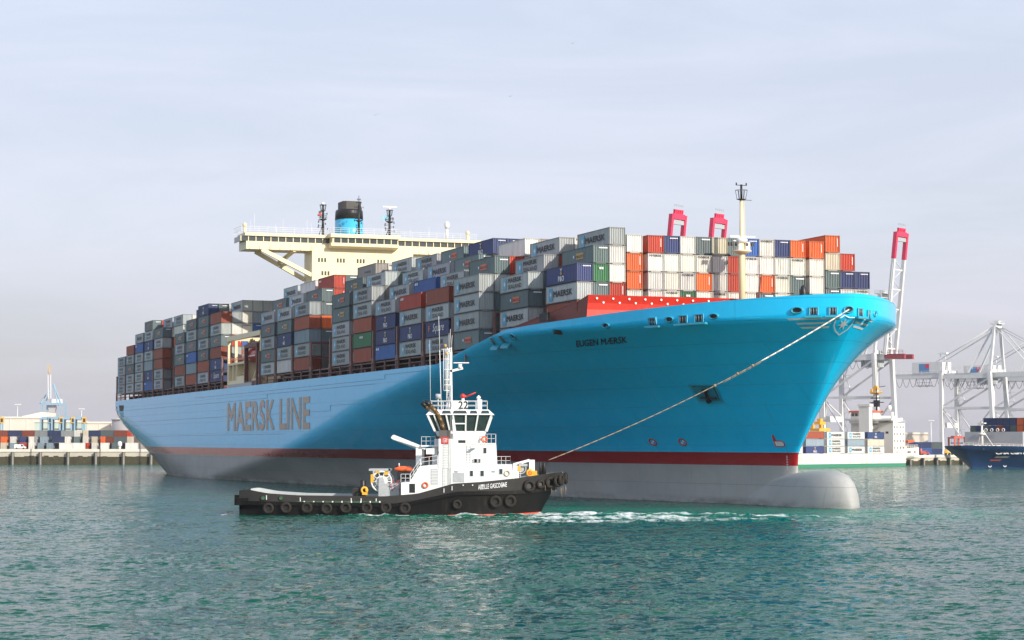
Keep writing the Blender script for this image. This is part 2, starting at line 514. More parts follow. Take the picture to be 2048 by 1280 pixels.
    dr = n.new('ShaderNodeMapRange'); dr.inputs['From Min'].default_value = 90; dr.inputs['From Max'].default_value = 420; dr.inputs['To Min'].default_value = 1.0; dr.inputs['To Max'].default_value = 1.7
    l.new(spw.outputs['Y'], dr.inputs['Value'])
    ml = n.new('ShaderNodeMath'); ml.operation = 'MULTIPLY'; l.new(dr.outputs['Result'], ml.inputs[0]); l.new(gr.outputs['Result'], ml.inputs[1]); l.new(ml.outputs[0], sc1.inputs['Scale'])
    geo = n.new('ShaderNodeNewGeometry')
    nn = n.new('ShaderNodeVectorMath'); nn.operation = 'NORMALIZE'; l.new(vm('ADD', geo.outputs['Normal'], sc1.outputs[0]), nn.inputs[0])
    af = n.new('ShaderNodeAttribute'); af.attribute_name = 'foam'
    aa = n.new('ShaderNodeAttribute'); aa.attribute_name = 'aerated'
    big = noise(0.035, 4, (1, 2.5, 1))
    c0 = n.new('ShaderNodeMixRGB'); c0.inputs['Color1'].default_value = (0.0002, 0.058, 0.036, 1); c0.inputs['Color2'].default_value = (0.0004, 0.088, 0.056, 1)
    l.new(big.outputs['Fac'], c0.inputs['Fac'])
    c1 = n.new('ShaderNodeMixRGB'); c1.inputs['Color2'].default_value = (0.001, 0.155, 0.092, 1)
    l.new(c0.outputs['Color'], c1.inputs['Color1']); l.new(aa.outputs['Fac'], c1.inputs['Fac'])
    fn = noise(1.0, 12, (0.75, 0.20, 1), 0.76)
    sm = n.new('ShaderNodeMath'); sm.operation = 'ADD'
    l.new(fn.outputs['Fac'], sm.inputs[0]); l.new(af.outputs['Fac'], sm.inputs[1])
    fm = n.new('ShaderNodeMapRange'); fm.inputs['From Min'].default_value = 0.98; fm.inputs['From Max'].default_value = 1.20
    l.new(sm.outputs[0], fm.inputs['Value'])
    c2 = n.new('ShaderNodeMixRGB'); c2.inputs['Color2'].default_value = (0.74, 0.78, 0.76, 1)
    l.new(c1.outputs['Color'], c2.inputs['Color1']); l.new(fm.outputs['Result'], c2.inputs['Fac'])
    l.new(c2.outputs['Color'], b.inputs['Base Color'])
    rg = n.new('ShaderNodeMapRange'); rg.inputs['To Min'].default_value = 0.09; rg.inputs['To Max'].default_value = 0.85
    l.new(fm.outputs['Result'], rg.inputs['Value']); l.new(rg.outputs['Result'], b.inputs['Roughness'])
    l.new(nn.outputs[0], b.inputs['Normal'])
    me.materials.append(m)
    o = put('water', me)
    tag(o, 'teal harbour water with small wind ripples and white wash by the tug', kind='structure')
build_water()

# ------------------------------------------------------------------ quays and land behind
QL_Y, QL_Z = 869.0, 6.3
QD = Vector((0.64, 0.7684, 0)); QE = Vector((0.7684, -0.64, 0))       # along the right-hand quay, and out from it
QR = Vector((138.0, 822.0, 0)); QR_Z = 4.0
def qpt(t, e=0.0, z=0.0):
    p = QR + QD * t + QE * e
    return (p.x, p.y, z)

g = G()
g.prism([(-9000, QL_Y), (-10, QL_Y), (60, 745), (60, 14000), (-9000, 14000)], -1.5, QL_Z, 'z')
o = g.build('quay_ground', M_ground); tag(o, 'pale concrete quay apron behind the left-hand wall', kind='structure')
g = G()
p0, p1 = qpt(-110), qpt(700)
g.prism([(p0[0], p0[1]), (p1[0], p1[1]), (9000, 9000), (9000, 14000), (60.4, 14000), (60.4, p0[1])], -1.5, QR_Z, 'z')
o = g.build('terminal_ground', M_ground); tag(o, 'terminal ground behind the right-hand quay', kind='structure')

def quay_wall(name, a, b, top, label, pile_step, pile_off, alg):
    a, b = Vector(a), Vector(b); d = (b - a); L = d.length; d.normalize()
    out = Vector((d.y, -d.x, 0))
    root = thing(name, label, 'quay wall', a, math.atan2(d.y, d.x))
    g = G(); g.box(0, L, -0.55, -0.02, alg, top - 1.1); g.build('wall_face', M_concrete, root)
    g = G(); 
    n = int(L / 2)
    for k in range(n):          # uneven weed line
        x = k * 2.0; hgt = alg + random.uniform(-0.15, 0.5)
        g.box(x, x + 2.0, -0.62 - 0.02 * (k % 3), -0.03, -1.4, hgt)
    w = g.build('weed_band', M_algae, root); w['kind'] = 'stuff'
    g = G(); g.box(0, L, -0.9, -0.01, top - 1.1, top + 0.05); g.build('coping', M_coping, root)
    x = pile_off
    while x < L:
        g = G(); g.box(x - 0.6, x + 0.6, -2.0, -0.93, -1.4, top - 1.3, 0); g.box(x - 0.05, x + 0.62, -2.1, -2.003, -1.4, top - 1.35, 1)  # paler right half: sunlight put into the colour
        g.build('fender_pile', [M_pile, M_pilelit], root)
        x += pile_step
    return root
quay_wall('quay_wall', (-232, QL_Y, 0), (-60, QL_Y, 0), QL_Z, 'long pale quay wall with dark weed band behind the big ship\'s stern', 11.35, 232 - 204.6, 3.2)
quay_wall('quay_wall', qpt(-95), qpt(160), QR_Z, 'low quay wall between the white ship\'s stern and the navy bow', 11.0, 4.0, 1.6)

# low buildings on the left
def bldg(name, label, cat, x0, x1, y0, y1, z0, z1, mat, roof=None, loc=(0, 0, 0)):
    t = thing(name, label, cat, ((x0 + x1) / 2, (y0 + y1) / 2, z0)); w, d, h = (x1 - x0) / 2, (y1 - y0) / 2, z1 - z0
    g = G(); g.box(-w, w, -d, d, 0, h); g.build('wall', mat, t)
    g = G(); g.box(-w - 0.5, w + 0.5, -d - 0.5, d + 0.5, h + 0.003, h + 1.0); g.build('roof', M_coping, t)
    g = G()
    k = int(w * 2 / 9)
    for i in range(k):
        g.box(-w + 4 + i * 9, -w + 4.35 + i * 9, -d - 0.22, -d + 0.02, 0, h - 0.02)
    o = g.build('wall_ribs', M_coping, t); o['kind'] = 'stuff'
    return t, w, d, h
PXL = lambda px, Y: (px - 1024) / 4226.8 * Y
ZPY = lambda py, Y: CAMH + (889.04 - py) / 4226.8 * Y
t_, w_, d_, h_ = bldg('warehouse', 'long cream warehouse with domed gable behind the left container rows', 'warehouse', PXL(-60, 1150), PXL(84, 1150), 1150, 1200, QL_Z, ZPY(837, 1150), M_wallw)
g = G(); g.prism([(8, h_ + 1.0), (22, h_ + 1.0), (22, h_ + 3.2), (18.5, h_ + 3.6), (8, h_ + 1.3)], -20, 0, 'y'); g.build('gable', M_coping, t_)
bldg('warehouse', 'pale green warehouse seen between the blue straddle carriers', 'warehouse', PXL(70, 1080), PXL(152, 1080), 1080, 1110, QL_Z, ZPY(845, 1080), M_wallg)
bldg('warehouse', 'low grey warehouse with white eaves left of the big ship\'s stern', 'warehouse', PXL(152, 1180), PXL(222, 1180), 1180, 1230, QL_Z, ZPY(847, 1180), M_wallw)
t = thing('storage_tank', 'grey round storage tank half hidden by the big ship\'s stern', 'tank', (PXL(252, 1150), 1170, QL_Z))
g = G(); g.lathe([(11, 0), (11, ZPY(840, 1170) - QL_Z)], n=28); g.build('tank_shell', M_wallgrey, t)
g = G(); g.lathe([(11.5, ZPY(840, 1170) - QL_Z), (11.5, ZPY(838, 1170) - QL_Z), (2, ZPY(836, 1170) - QL_Z)], n=28); g.build('tank_roof', M_coping, t)
for px, py, Y, lab in ((36, 810, 1250, 'tall thin floodlight mast above the cream warehouse, left of the blue crane'), (164, 819, 1300, 'thin floodlight mast right of the blue crane'), (1861, 842, 1300, 'faint floodlight mast right of the pale right-hand building')):
    zg = QL_Z if px < 1000 else QR_Z
    t = thing('floodlight_mast', lab, 'light mast', (PXL(px, Y), Y, zg), 0, 'floodlight masts on the terminals')
    H = ZPY(py, Y) - zg
    g = G(); g.tube((0, 0, 0), (0, 0, H), 0.38, 0.18, 6); g.build('pole', M_crane, t)
    g = G(); g.box(-1.9, 1.9, -0.5, 0.5, H + 0.003, H + 0.5); g.build('lamp_head', M_crane, t)
    for k in range(4):
        g = G(); g.box(-1.7 + k * 0.95, -1.05 + k * 0.95, -0.8, -0.503, H + 0.05, H + 0.45); g.build('lamp', M_whitel, t)
# right: pale building
bldg('depot_building', 'pale flat-roofed building behind the white ship\'s stern', 'building', PXL(1800, 1000), PXL(1855, 1000), 1000, 1030, QR_Z, ZPY(869, 1000), M_wallw)

# ------------------------------------------------------------------ the container ship
SHIP_LOC = (31.245, 303.62, 0.0); SHIP_ROT = 0.351 - math.pi / 2
SR = Matrix.Translation(Vector(SHIP_LOC)) @ Matrix.Rotation(SHIP_ROT, 4, 'Z')
def S2W(u, s, z): return SR @ Vector((u, -s, z))
ship = thing('container_ship', 'huge sky-blue container ship with grey bulbous bow, piled high with containers', 'container ship', SHIP_LOC, SHIP_ROT)

HZ = [0, 3, 5.5, 7, 8.8, 11, 14.5, 18.7, 21.1, 24.3]
UB = [20.4, 20.2, 20.3, 20.4, 22.0, 24.0, 27.2, 30.9, 33.2, 36.4]
UF = [-225, -190, -165, -148, -135, -120, -101, -66, -50, -24.3]
EA = [1.0, 1.0, 1.05, 1.08, 1.12, 1.2, 1.35, 1.55, 1.7, 1.78]
EB = [.62, .66, .70, .71, .71, .70, .69, .69, .70, .69]
TU = [-400, -49, -40, -28, -17, 0, 20, 40]; TZ = [21.1, 21.1, 22.24, 23.69, 25.11, 25.75, 26.79, 27.66]
BTZ = [0, 4, 6.7, 9.2, 11.7, 13.8, 16.2, 18.4, 20.3]; BTS = [11.2, 15.1, 17.8, 20.7, 23.5, 25.5, 27.2, 28.1, 28.2]
USTERN = -357.0
def stem_u(z): return float(np.interp(min(max(z, 0), 24.3), HZ, UB))
def hull_s(u, z):
    zc = min(max(z, 0), 24.3)
    ub = np.interp(zc, HZ, UB); uf = np.interp(zc, HZ, UF); a = np.interp(zc, HZ, EA); b = np.interp(zc, HZ, EB)
    t = min(max((ub - u) / (ub - uf), 0), 1)
    s = 28.2 * (1 - (1 - t) ** a) ** b
    bt = np.interp(zc, BTZ, BTS); Ls = max(1.0, (18.2 - zc) / 18.2 * 128)
    q = min(max((u - USTERN) / Ls, 0), 1)
    return float(s * (bt / 28.2 + (1 - bt / 28.2) * (1 - (1 - q) ** 2.0)))
def hull_u(s, z):
    lo, hi = -60.0, stem_u(z)
    for _ in range(40):
        mid = (lo + hi) / 2
        if hull_s(mid, z) > abs(s): lo = mid
        else: hi = mid
    return lo
def top_z(u): return float(np.interp(u, TU, TZ))
def hp(u, z, off=0.0):           # point on the starboard hull in ship axes, pushed out
    s = hull_s(u, z)
    e = 0.3
    du = (hull_s(u + e, z) - hull_s(u - e, z)) / (2 * e); dz = (hull_s(u, z + e) - hull_s(u, z - e)) / (2 * e) if z < 24 else 0
    nrm = Vector((-du, -1.0, -dz)).normalized()
    return Vector((u, -s, z)) + nrm * off
def hps(s, z, off=0.0):          # the same addressed by lateral position, for the nose
    u = hull_u(s, z); e = 0.25
    ds = (hull_u(s + e, z) - hull_u(s - e, z)) / (2 * e); dz = (hull_u(s, z + e) - hull_u(s, z - e)) / (2 * e) if z < 24 else 0
    nrm = Vector((1.0, ds, -dz)).normalized()
    return Vector((u, -s, z)) + nrm * off

def hull_material():
    m = bpy.data.materials.new('hull_paint'); m.use_nodes = True
    n, l = m.node_tree.nodes, m.node_tree.links
    b = n['Principled BSDF']
    tc = n.new('ShaderNodeTexCoord'); sp = n.new('ShaderNodeSeparateXYZ'); l.new(tc.outputs['Object'], sp.inputs[0])
    def tex(scale, mapping, detail=6, rough=0.65):
        mp = n.new('ShaderNodeMapping'); mp.inputs['Scale'].default_value = mapping
        l.new(tc.outputs['Object'], mp.inputs['Vector'])
        t = n.new('ShaderNodeTexNoise'); t.inputs['Scale'].default_value = scale; t.inputs['Detail'].default_value = detail; t.inputs['Roughness'].default_value = rough
        l.new(mp.outputs['Vector'], t.inputs['Vector']); return t
    def rng_(sock, a, b_, c, d):
        r = n.new('ShaderNodeMapRange'); r.inputs['From Min'].default_value = a; r.inputs['From Max'].default_value = b_
        r.inputs['To Min'].default_value = c; r.inputs['To Max'].default_value = d; l.new(sock, r.inputs['Value']); return r.outputs['Result']
    def mix(f, a, b_, kind='MIX'):
        x = n.new('ShaderNodeMixRGB'); x.blend_type = kind
        if isinstance(f, float): x.inputs['Fac'].default_value = f
        else: l.new(f, x.inputs['Fac'])
        for i, c in (('Color1', a), ('Color2', b_)):
            if isinstance(c, tuple): x.inputs[i].default_value = (*c, 1)
            else: l.new(c, x.inputs[i])
        return x.outputs['Color']
    streak = tex(0.5, (0.55, 0.55, 0.05)); blot = tex(0.09, (1, 1, 1.5)); fine = tex(1.2, (1, 1, 0.2), 8)
    blue = mix(rng_(streak.outputs['Fac'], 0.42, 0.70, 0, 0.55), (0.0004, 0.53, 0.92), (0.015, 0.59, 0.93))
    blue = mix(rng_(fine.outputs['Fac'], 0.56, 0.80, 0, 0.45), blue, (0.005, 0.41, 0.64))
    red = mix(rng_(streak.outputs['Fac'], 0.35, 0.7, 0, 0.5), (0.32, 0.007, 0.010), (0.38, 0.016, 0.015))
    grey = mix(rng_(blot.outputs['Fac'], 0.3, 0.7, 0, 1), (0.31, 0.315, 0.305), (0.42, 0.415, 0.395))
    grey = mix(rng_(fine.outputs['Fac'], 0.5, 0.8, 0, 0.35), grey, (0.30, 0.27, 0.22))
    zz = n.new('ShaderNodeMath'); zz.operation = 'MULTIPLY_ADD'; zz.inputs[1].default_value = 0.0016
    l.new(sp.outputs['X'], zz.inputs[0]); l.new(sp.outputs['Z'], zz.inputs[2])
    c = mix(rng_(zz.outputs[0], 7.14, 7.16, 0, 1), red, blue)
    c = mix(rng_(zz.outputs[0], 5.36, 5.38, 0, 1), grey, c)
    # weld seams and the odd rust run show faintly in the paint
    br0 = n.new('ShaderNodeTexBrick'); br0.inputs['Scale'].default_value = 1.0; br0.inputs['Mortar Size'].default_value = 0.05; br0.inputs['Mortar Smooth'].default_value = 0.6
    br0.inputs['Brick Width'].default_value = 13.0; br0.inputs['Row Height'].default_value = 2.7; br0.inputs['Bias'].default_value = 0.0
    cm0 = n.new('ShaderNodeCombineXYZ'); l.new(sp.outputs['X'], cm0.inputs['X']); l.new(sp.outputs['Z'], cm0.inputs['Y']); l.new(cm0.outputs[0], br0.inputs['Vector'])
    c = mix(rng_(br0.outputs['Fac'], 0, 1, 0, 0.42), c, mix(0.75, c, (0.02, 0.05, 0.06)))
    run = tex(0.9, (1.6, 1.6, 0.05), 4, 0.5); runm = tex(0.05, (1, 1, 1), 2, 0.5)
    rf = n.new('ShaderNodeMath'); rf.operation = 'MULTIPLY'; l.new(rng_(run.outputs['Fac'], 0.66, 0.80, 0, 0.5), rf.inputs[0]); l.new(rng_(runm.outputs['Fac'], 0.45, 0.65, 0, 1), rf.inputs[1])
    c = mix(rf.outputs[0], c, (0.16, 0.10, 0.06))
    scum = tex(0.35, (0.5, 0.5, 2.2), 8, 0.7)
    sf = n.new('ShaderNodeMath'); sf.operation = 'MULTIPLY'; l.new(rng_(scum.outputs['Fac'], 0.42, 0.62, 0, 0.75), sf.inputs[0]); l.new(rng_(sp.outputs['Z'], 0.05, 1.1, 1, 0), sf.inputs[1])
    c = mix(sf.outputs[0], c, (0.055, 0.065, 0.045))
    l.new(c, b.inputs['Base Color'])
    l.new(rng_(zz.outputs[0], 5.36, 5.38, 0.62, 0.13), b.inputs['Roughness'])
    b.inputs['IOR'].default_value = 1.45
    b.inputs['Coat Weight'].default_value = 0.0
    b.inputs['Coat Roughness'].default_value = 0.12
    b.inputs['Coat IOR'].default_value = 1.55
    # plate seams and slight buckling of the plating
    br = n.new('ShaderNodeTexBrick'); br.inputs['Scale'].default_value = 1.0
    br.inputs['Mortar Size'].default_value = 0.02; br.inputs['Mortar Smooth'].default_value = 0.3; br.inputs['Brick Width'].default_value = 13.0; br.inputs['Row Height'].default_value = 2.7
    cmb = n.new('ShaderNodeCombineXYZ'); l.new(sp.outputs['X'], cmb.inputs['X']); l.new(sp.outputs['Z'], cmb.inputs['Y'])
    l.new(cmb.outputs[0], br.inputs['Vector'])
    bp = n.new('ShaderNodeBump'); bp.invert = True; bp.inputs['Strength'].default_value = 0.5; bp.inputs['Distance'].default_value = 0.05
    l.new(br.outputs['Fac'], bp.inputs['Height'])
    bk = tex(0.28, (1, 1, 0.9), 3, 0.5)
    bp2 = n.new('ShaderNodeBump'); bp2.inputs['Strength'].default_value = 0.30; bp2.inputs['Distance'].default_value = 0.12
    l.new(bk.outputs['Fac'], bp2.inputs['Height']); l.new(bp.outputs['Normal'], bp2.inputs['Normal'])
    l.new(bp2.outputs['Normal'], b.inputs['Normal']); l.new(bp2.outputs['Normal'], b.inputs['Coat Normal'])
    return m
M_hull = hull_material()

# hull shell: both sides, transom and the raised bulwark round the bow
us_main = lambda ub: [USTERN + (ub - USTERN) * t for t in (1 - (1 - np.linspace(0, 1, 150)) ** 1.7)]
zl = [-2.5, -1.2, 0, 0.8, 1.7, 2.6, 3.5, 4.4, 5.2, 6.0, 6.8, 7.6, 8.5, 9.5, 10.6, 11.8, 13, 14.2, 15.4, 16.6, 17.6, 18.4, 19.2, 20.0, 20.6, 21.1]
g = G()
for side in (1, -1):
    rows = [[(u, -side * hull_s(u, z), z) for u in us_main(stem_u(z))] for z in zl]
    g.grid(rows, 0, True, flip=(side < 0))
    rows = []
    ww = np.linspace(0, 1, 12)
    for w in ww:
        row = []
        for t in (1 - (1 - np.linspace(0, 1, 90)) ** 1.6):
            ue = -49 + t * (36.4 + 49)
            z = 21.1 + w * (top_z(ue) - 21.1)
            u = -49 + t * (stem_u(z) + 49)
            row.append((u, -side * hull_s(u, z), z))
        rows.append(row)
    g.grid(rows, 0, True, flip=(side < 0))
tr = [(USTERN, -hull_s(USTERN, z), z) for z in zl]; tl = [(USTERN, hull_s(USTERN, z), z) for z in zl]
g.grid([tl, tr], 0, False, flip=True)
hull = g.build('hull', M_hull, ship)
# inner skin and cap of the bow bulwark
g = G()
for side in (1, -1):
    r0, r1, r2 = [], [], []
    for t in (1 - (1 - np.linspace(0, 1, 70)) ** 1.6):
        ue = -49 + t * (36.4 + 49); zt = top_z(ue)
        s = hull_s(ue, zt)
        r0.append((ue, -side * s, zt + 0.012)); r1.append((ue - 0.25, -side * max(s - 0.35, 0), zt + 0.012)); zi = max(zt - 2.0, 20.95); r2.append((min(ue - 0.4, stem_u(zi) - 0.6), -side * max(min(s, hull_s(ue, zi)) - 0.45, 0), zi))
    g.grid([r0, r1, r2], 0, True, flip=(side > 0))
g.build('bulwark_cap', M_platform, ship)
# decks
g = G()
st = [USTERN + k * (340 / 60) for k in range(61)]
for a, b in zip(st[:-1], st[1:]):
    sa, sb = hull_s(a, 20.9) - 0.3, hull_s(b, 20.9) - 0.3
    g.poly([(a, -sa, 20.9), (b, -sb, 20.9), (b, sb, 20.9), (a, sa, 20.9)])
st = np.linspace(-17, 35.5, 24)
for a, b in zip(st[:-1], st[1:]):
    za, zb = top_z(a) - 2.2, top_z(b) - 2.2
    sa, sb = max(hull_s(a, za) - 0.5, 0.05), max(hull_s(b, zb) - 0.5, 0.05)
    g.poly([(a, -sa, za), (b, -sb, zb), (b, sb, zb), (a, sa, za)])
g.build('deck', M_deck, ship)

# bulbous bow: a swollen nose below the stem
g = G()
UU = [-16, -8, 0, 6, 12, 16, 19.5, 23, 25.5, 27.8, 30, 31.8, 33.2, 34.4, 35.1, 35.4]
HW = [1.2, 2.2, 3.0, 3.3, 3.6, 3.8, 3.95, 4.1, 4.15, 4.05, 3.65, 3.05, 2.35, 1.6, 0.95, 0.2]
TP = [0.3, 1.0, 1.8, 2.35, 2.95, 3.7, 4.25, 4.6, 4.75, 4.85, 4.8, 4.6, 4.1, 3.1, 1.7, -0.2]
rows = []
for u, w, t in zip(UU, HW, TP):
    zc = -1.2; row = []
    for k in range(29):
        a = math.pi * k / 28 - math.pi / 2 + 0
        a = 2 * math.pi * k / 28
        sx, sz = math.sin(a), math.cos(a)
        ex = 0.86
        row.append((u, -w * math.copysign(abs(sx) ** ex, sx), zc + (t - zc) * math.copysign(abs(sz) ** ex, sz) if sz > 0 else zc + 3.2 * sz))
    rows.append(row)
g.grid(rows, 0, True)
g.poly(rows[-1][::-1])
g.build('bulbous_bow', M_hull, ship)

# painted marks on the hull, laid on the plating
g = G(); add_text(g, 'MAERSK LINE', lambda a, b: hp(-203.7 + 74.5 * a, 11.15 + 6.6 * b, 0.06), 0, 0.03, 0, 2)
g.build('hull_lettering', paint('letter_brown_grey', (0.24, 0.17, 0.115), 0.22, 0.1, 0.4), ship)
g = G(); add_text(g, 'EUGEN MÆRSK', lambda a, b: hp(-4.19 + 10.5 * a + 1.6 * b, 22.03 + 0.2 * a + 0.84 * b, 0.06), 0, 0.022, 0, 3)
g.build('name_lettering', M_letter, ship)
def hull_patch(pts, off=0.05): return [hps(s, z, off) for s, z in pts]
g = G()     # shield outline with seven-pointed star and speed stripes
sh = [(2.25, 24.30), (1.7, 24.42), (1.25, 24.75), (0.62, 24.42), (-0.12, 24.42), (-0.05, 23.6), (0.25, 22.9), (0.95, 22.2), (1.65, 22.75), (2.1, 23.4)]
ctr = (1.05, 23.6)
inner = [(ctr[0] + (a - ctr[0]) * 0.87, ctr[1] + (b - ctr[1]) * 0.87) for a, b in sh]
for k in range(len(sh)):
    k2 = (k + 1) % len(sh)
    g.poly(hull_patch([sh[k], sh[k2], inner[k2], inner[k]]))
sp_ = star_pts(7, 0.62, 0.24)
for k in range(14):
    k2 = (k + 1) % 14
    g.poly(hull_patch([(ctr[0], ctr[1]), (ctr[0] - sp_[k][0], ctr[1] + sp_[k][1] * 1.15), (ctr[0] - sp_[k2][0], ctr[1] + sp_[k2][1] * 1.15)]))
def stripe(s0, s1, z0, z1, cut):
    n = 10
    for k in range(n):
        a, b = s0 + (s1 - s0) * k / n, s0 + (s1 - s0) * (k + 1) / n
        fa = lambda q: z0 + (z1 - z0) * (q - s0) / (s1 - s0)
        ca = cut if k == n - 1 else 0.0
        g.poly(hull_patch([(a, fa(a)), (b - ca, fa(b)), (b, fa(b) + 0.24), (a, fa(a) + 0.24)]))
for j, (so, zo) in enumerate(((7.2, 24.15), (6.1, 23.62), (5.4, 23.1))):
    stripe(2.5, so, zo + 0.05, zo, 0.35)
for j, (so, zo) in enumerate(((-3.9, 23.95), (-3.2, 23.45), (-2.6, 22.95))):
    stripe(-0.35, so, zo + 0.28, zo, -0.25)
g.build('bow_emblem', M_whitel, ship)
g = G()
for u in (-6.9, 0.0):                   # bow thruster marks
    c = np.array([u, 8.55])
    for k in range(16):
        a0, a1 = 2 * math.pi * k / 16, 2 * math.pi * (k + 1) / 16
        q = lambda r, a: hp(c[0] + r * math.cos(a), c[1] + r * math.sin(a) * 0.62, 0.05)
        g.poly([q(0.62, a0), q(0.62, a1), q(0.9, a1), q(0.9, a0)], 0)
    for sg in (1, -1):
        for k in range(8):
            a0, a1 = 2 * math.pi * k / 8, 2 * math.pi * (k + 1) / 8
            cc = hp(c[0] + 0.22 * sg, c[1] + 0.14 * sg, 0.055)
            q = lambda a: hp(c[0] + 0.22 * sg + 0.26 * math.cos(a), c[1] + 0.14 * sg + 0.15 * math.sin(a), 0.055)
            g.poly([cc, q(a0), q(a1)], 1)
g.build('thruster_marks', [M_fireR, M_whitel], ship)
g = G()
def bm(pts, m, off): g.poly([hp(18.9 + a * .75, 8.0 + b, off) for a, b in pts], m)
bm([(-1.3, -0.1), (0.6, -0.1), (1.0, 0.3), (0.6, 0.75), (-0.6, 0.75), (-0.6, 1.5), (-1.0, 1.5), (-1.3, 0.6)], 0, 0.05)
bm([(-1.05, 0.02), (0.5, 0.02), (0.75, 0.3), (0.5, 0.62), (-1.05, 0.62)], 1, 0.06)
for k in range(9):
    bm([(0.3, -1.4 - k * 0.22), (0.6, -1.4 - k * 0.22), (0.6, -1.33 - k * 0.22), (0.3, -1.33 - k * 0.22)], 1, 0.06)
g.build('bulb_marking', [M_fireR, M_whitel], ship)['kind'] = 'stuff'

g = G()
def lap(u0, z0, u1, z1, n=14):
    for k in range(n):
        a, b = k / n, (k + 1) / n
        p, q = hp(u0 + (u1 - u0) * a, z0 + (z1 - z0) * a, .02), hp(u0 + (u1 - u0) * b, z0 + (z1 - z0) * b, .02)
        g.beam(p, q, .06, .05)
for row in ([(-340, 18.0), (-165, 18.0), (-165, 18.9), (-84, 18.9)], [(-330, 14.6), (-114, 14.6), (-114, 15.6), (-90, 15.6)], [(-240, 19.6), (-78, 19.6), (-78, 20.3), (-56, 20.3)], [(-320, 10.4), (-150, 10.4)]):
    for (u0, z0), (u1, z1) in zip(row[:-1], row[1:]): lap(u0, z0, u1, z1)
g.build('plate_laps', paint('lap_blue', (0.004, 0.20, 0.36), 0.5, 0.1, 1), ship)['kind'] = 'stuff'

# fairleads, hawse pipes and anchor pocket
def frame_at(p, q, up=Vector((0, 0, 1))): pass
def roller(posf, wid, name):
    g = G()
    fw, bk, fz = [], [], []
    a, b, c, d = posf(-wid * .5, -0.45), posf(wid * .5, -0.45), posf(wid * .5, 0.45), posf(-wid * .5, 0.45)
    g.poly([a, b, c, d], 0)
    for f in (-0.32, 0.0, 0.32):
        g.tube(posf(wid * f, -0.42, 0.12), posf(wid * f, 0.42, 0.12), 0.09, n=6, m=1)
    for f in (-0.5, 0.5): g.beam(posf(wid * f, -0.5, 0.1), posf(wid * f, 0.5, 0.1), 0.14, 0.25, 2)
    g.beam(posf(-wid * .5, 0.48, 0.1), posf(wid * .5, 0.48, 0.1), 0.25, 0.14, 2)
    p0, p1 = posf(-wid * .95, -0.58, 0.0), posf(wid * .95, -0.58, 0.0)
    q0, q1 = posf(-wid * .95, -0.58, 0.75), posf(wid * .95, -0.58, 0.75)
    dn = Vector((0, 0, -0.28))
    g.hexa([p0 + dn, p1 + dn, q1 + dn, q0 + dn, p0, p1, q1, q0], 2)
    g.build(name, [M_hole, M_bright, M_platform], ship)
def nose(s0, z0): return lambda a, b, off=0.04: hps(s0 - a, z0 + b, off)
def side(u0, z0): return lambda a, b, off=0.04: hp(u0 + a, z0 + b, off)
for s0, z0 in ((4.55, 25.25), (2.55, 25.25), (-0.9, 25.1)): roller(nose(s0, z0), 0.85, 'roller_fairlead')
roller(nose(-2.6, 24.95), 0.5, 'roller_fairlead')
for u0, z0 in ((14.7, 24.7), (19.3, 24.8), (21.5, 24.85)): roller(side(u0, z0), 1.15, 'roller_fairlead')
for u0, z0 in ((-22.8, 23.65), (-19.3, 23.8)): roller(side(u0, z0), 1.15, 'roller_fairlead')
def hawse(posf, rx, rz, name='hawse_hole'):
    g = G(); n = 14
    ring = lambda r, off: [posf(rx * r * math.cos(2 * math.pi * k / n), rz * r * math.sin(2 * math.pi * k / n), off) for k in range(n)]
    g.poly(ring(0.72, 0.02), 0)
    A, B, D = ring(1.15, 0.0), ring(0.95, 0.28), ring(0.7, 0.06)
    g.grid([A + [A[0]], B + [B[0]], D + [D[0]]], 1)
    g.build(name, [M_hole, M_platform], ship)
for u0, z0 in ((17.3, 24.85), (23.4, 25.0), (-15.7, 24.0)): hawse(side(u0, z0), 0.62, 0.36)
hawse(nose(6.2, 25.4), 0.6, 0.42); hawse(nose(0.75, 25.4), 0.62, 0.45); hawse(nose(-4.1, 25.1), 0.35, 0.4)
hawse(side(6.7, 24.5), 0.7, 0.35)
g = G()
pv = lambda a, b, off=0.04: hp(-4.82 + 1.04 * a + 0.91 * b, 23.86 - 0.11 * a + 0.59 * b, off)
g.poly([pv(-.3, 0, .05), pv(1.3, 0, .05), pv(1.3, 1, .05), pv(-.3, 1, .05)], 0)
for k in range(4): g.beam(pv(-.3, .1 + k * .26, .09), pv(1.3, .1 + k * .26, .09), .10, .06, 1)
g.build('vent_grille', [M_hole, M_black], ship)
# anchor pocket
g = G()
A = [(8.9, 16.5), (13.7, 16.35), (12.8, 13.9), (8.4, 14.0)]
o4 = [hp(u, z, 0.10) for u, z in A]
i4 = [hp(10.95 + (u - 10.95) * .84, 15.2 + (z - 15.2) * .82, 0.06) for u, z in A]
for k in range(4):
    k2 = (k + 1) % 4; g.poly([o4[k], o4[k2], i4[k2], i4[k]], 0)
b4 = [hp(10.95 + (u - 10.95) * .74, 15.3 + (z - 15.2) * .66, 0.02) for u, z in A]
for k in range(4):
    k2 = (k + 1) % 4; g.poly([i4[k], i4[k2], b4[k2], b4[k]], 1 if k in (0, 1) else 2)
g.poly(b4, 2)
g.build('anchor_pocket', [M_platform, M_hole, paint('pocket_blue', (0.02, 0.24, 0.36), 0.5, 0.2, 1)], ship)
g = G()
c0, c1 = hp(11.3, 15.75, 0.22), hp(10.7, 14.55, 0.26)
g.beam(c0, c1, 0.28, 0.28, 0); g.beam(hp(9.6, 14.75, 0.22), hp(12.2, 14.65, 0.22), 0.32, 0.32, 0); g.tube(hp(10.6, 14.3, 0.1), hp(10.6, 14.3, 0.45), 0.34, n=10, m=0)
g.beam(hp(10.9, 15.75, .2), hp(11.7, 15.7, .2), .4, .4, 0)
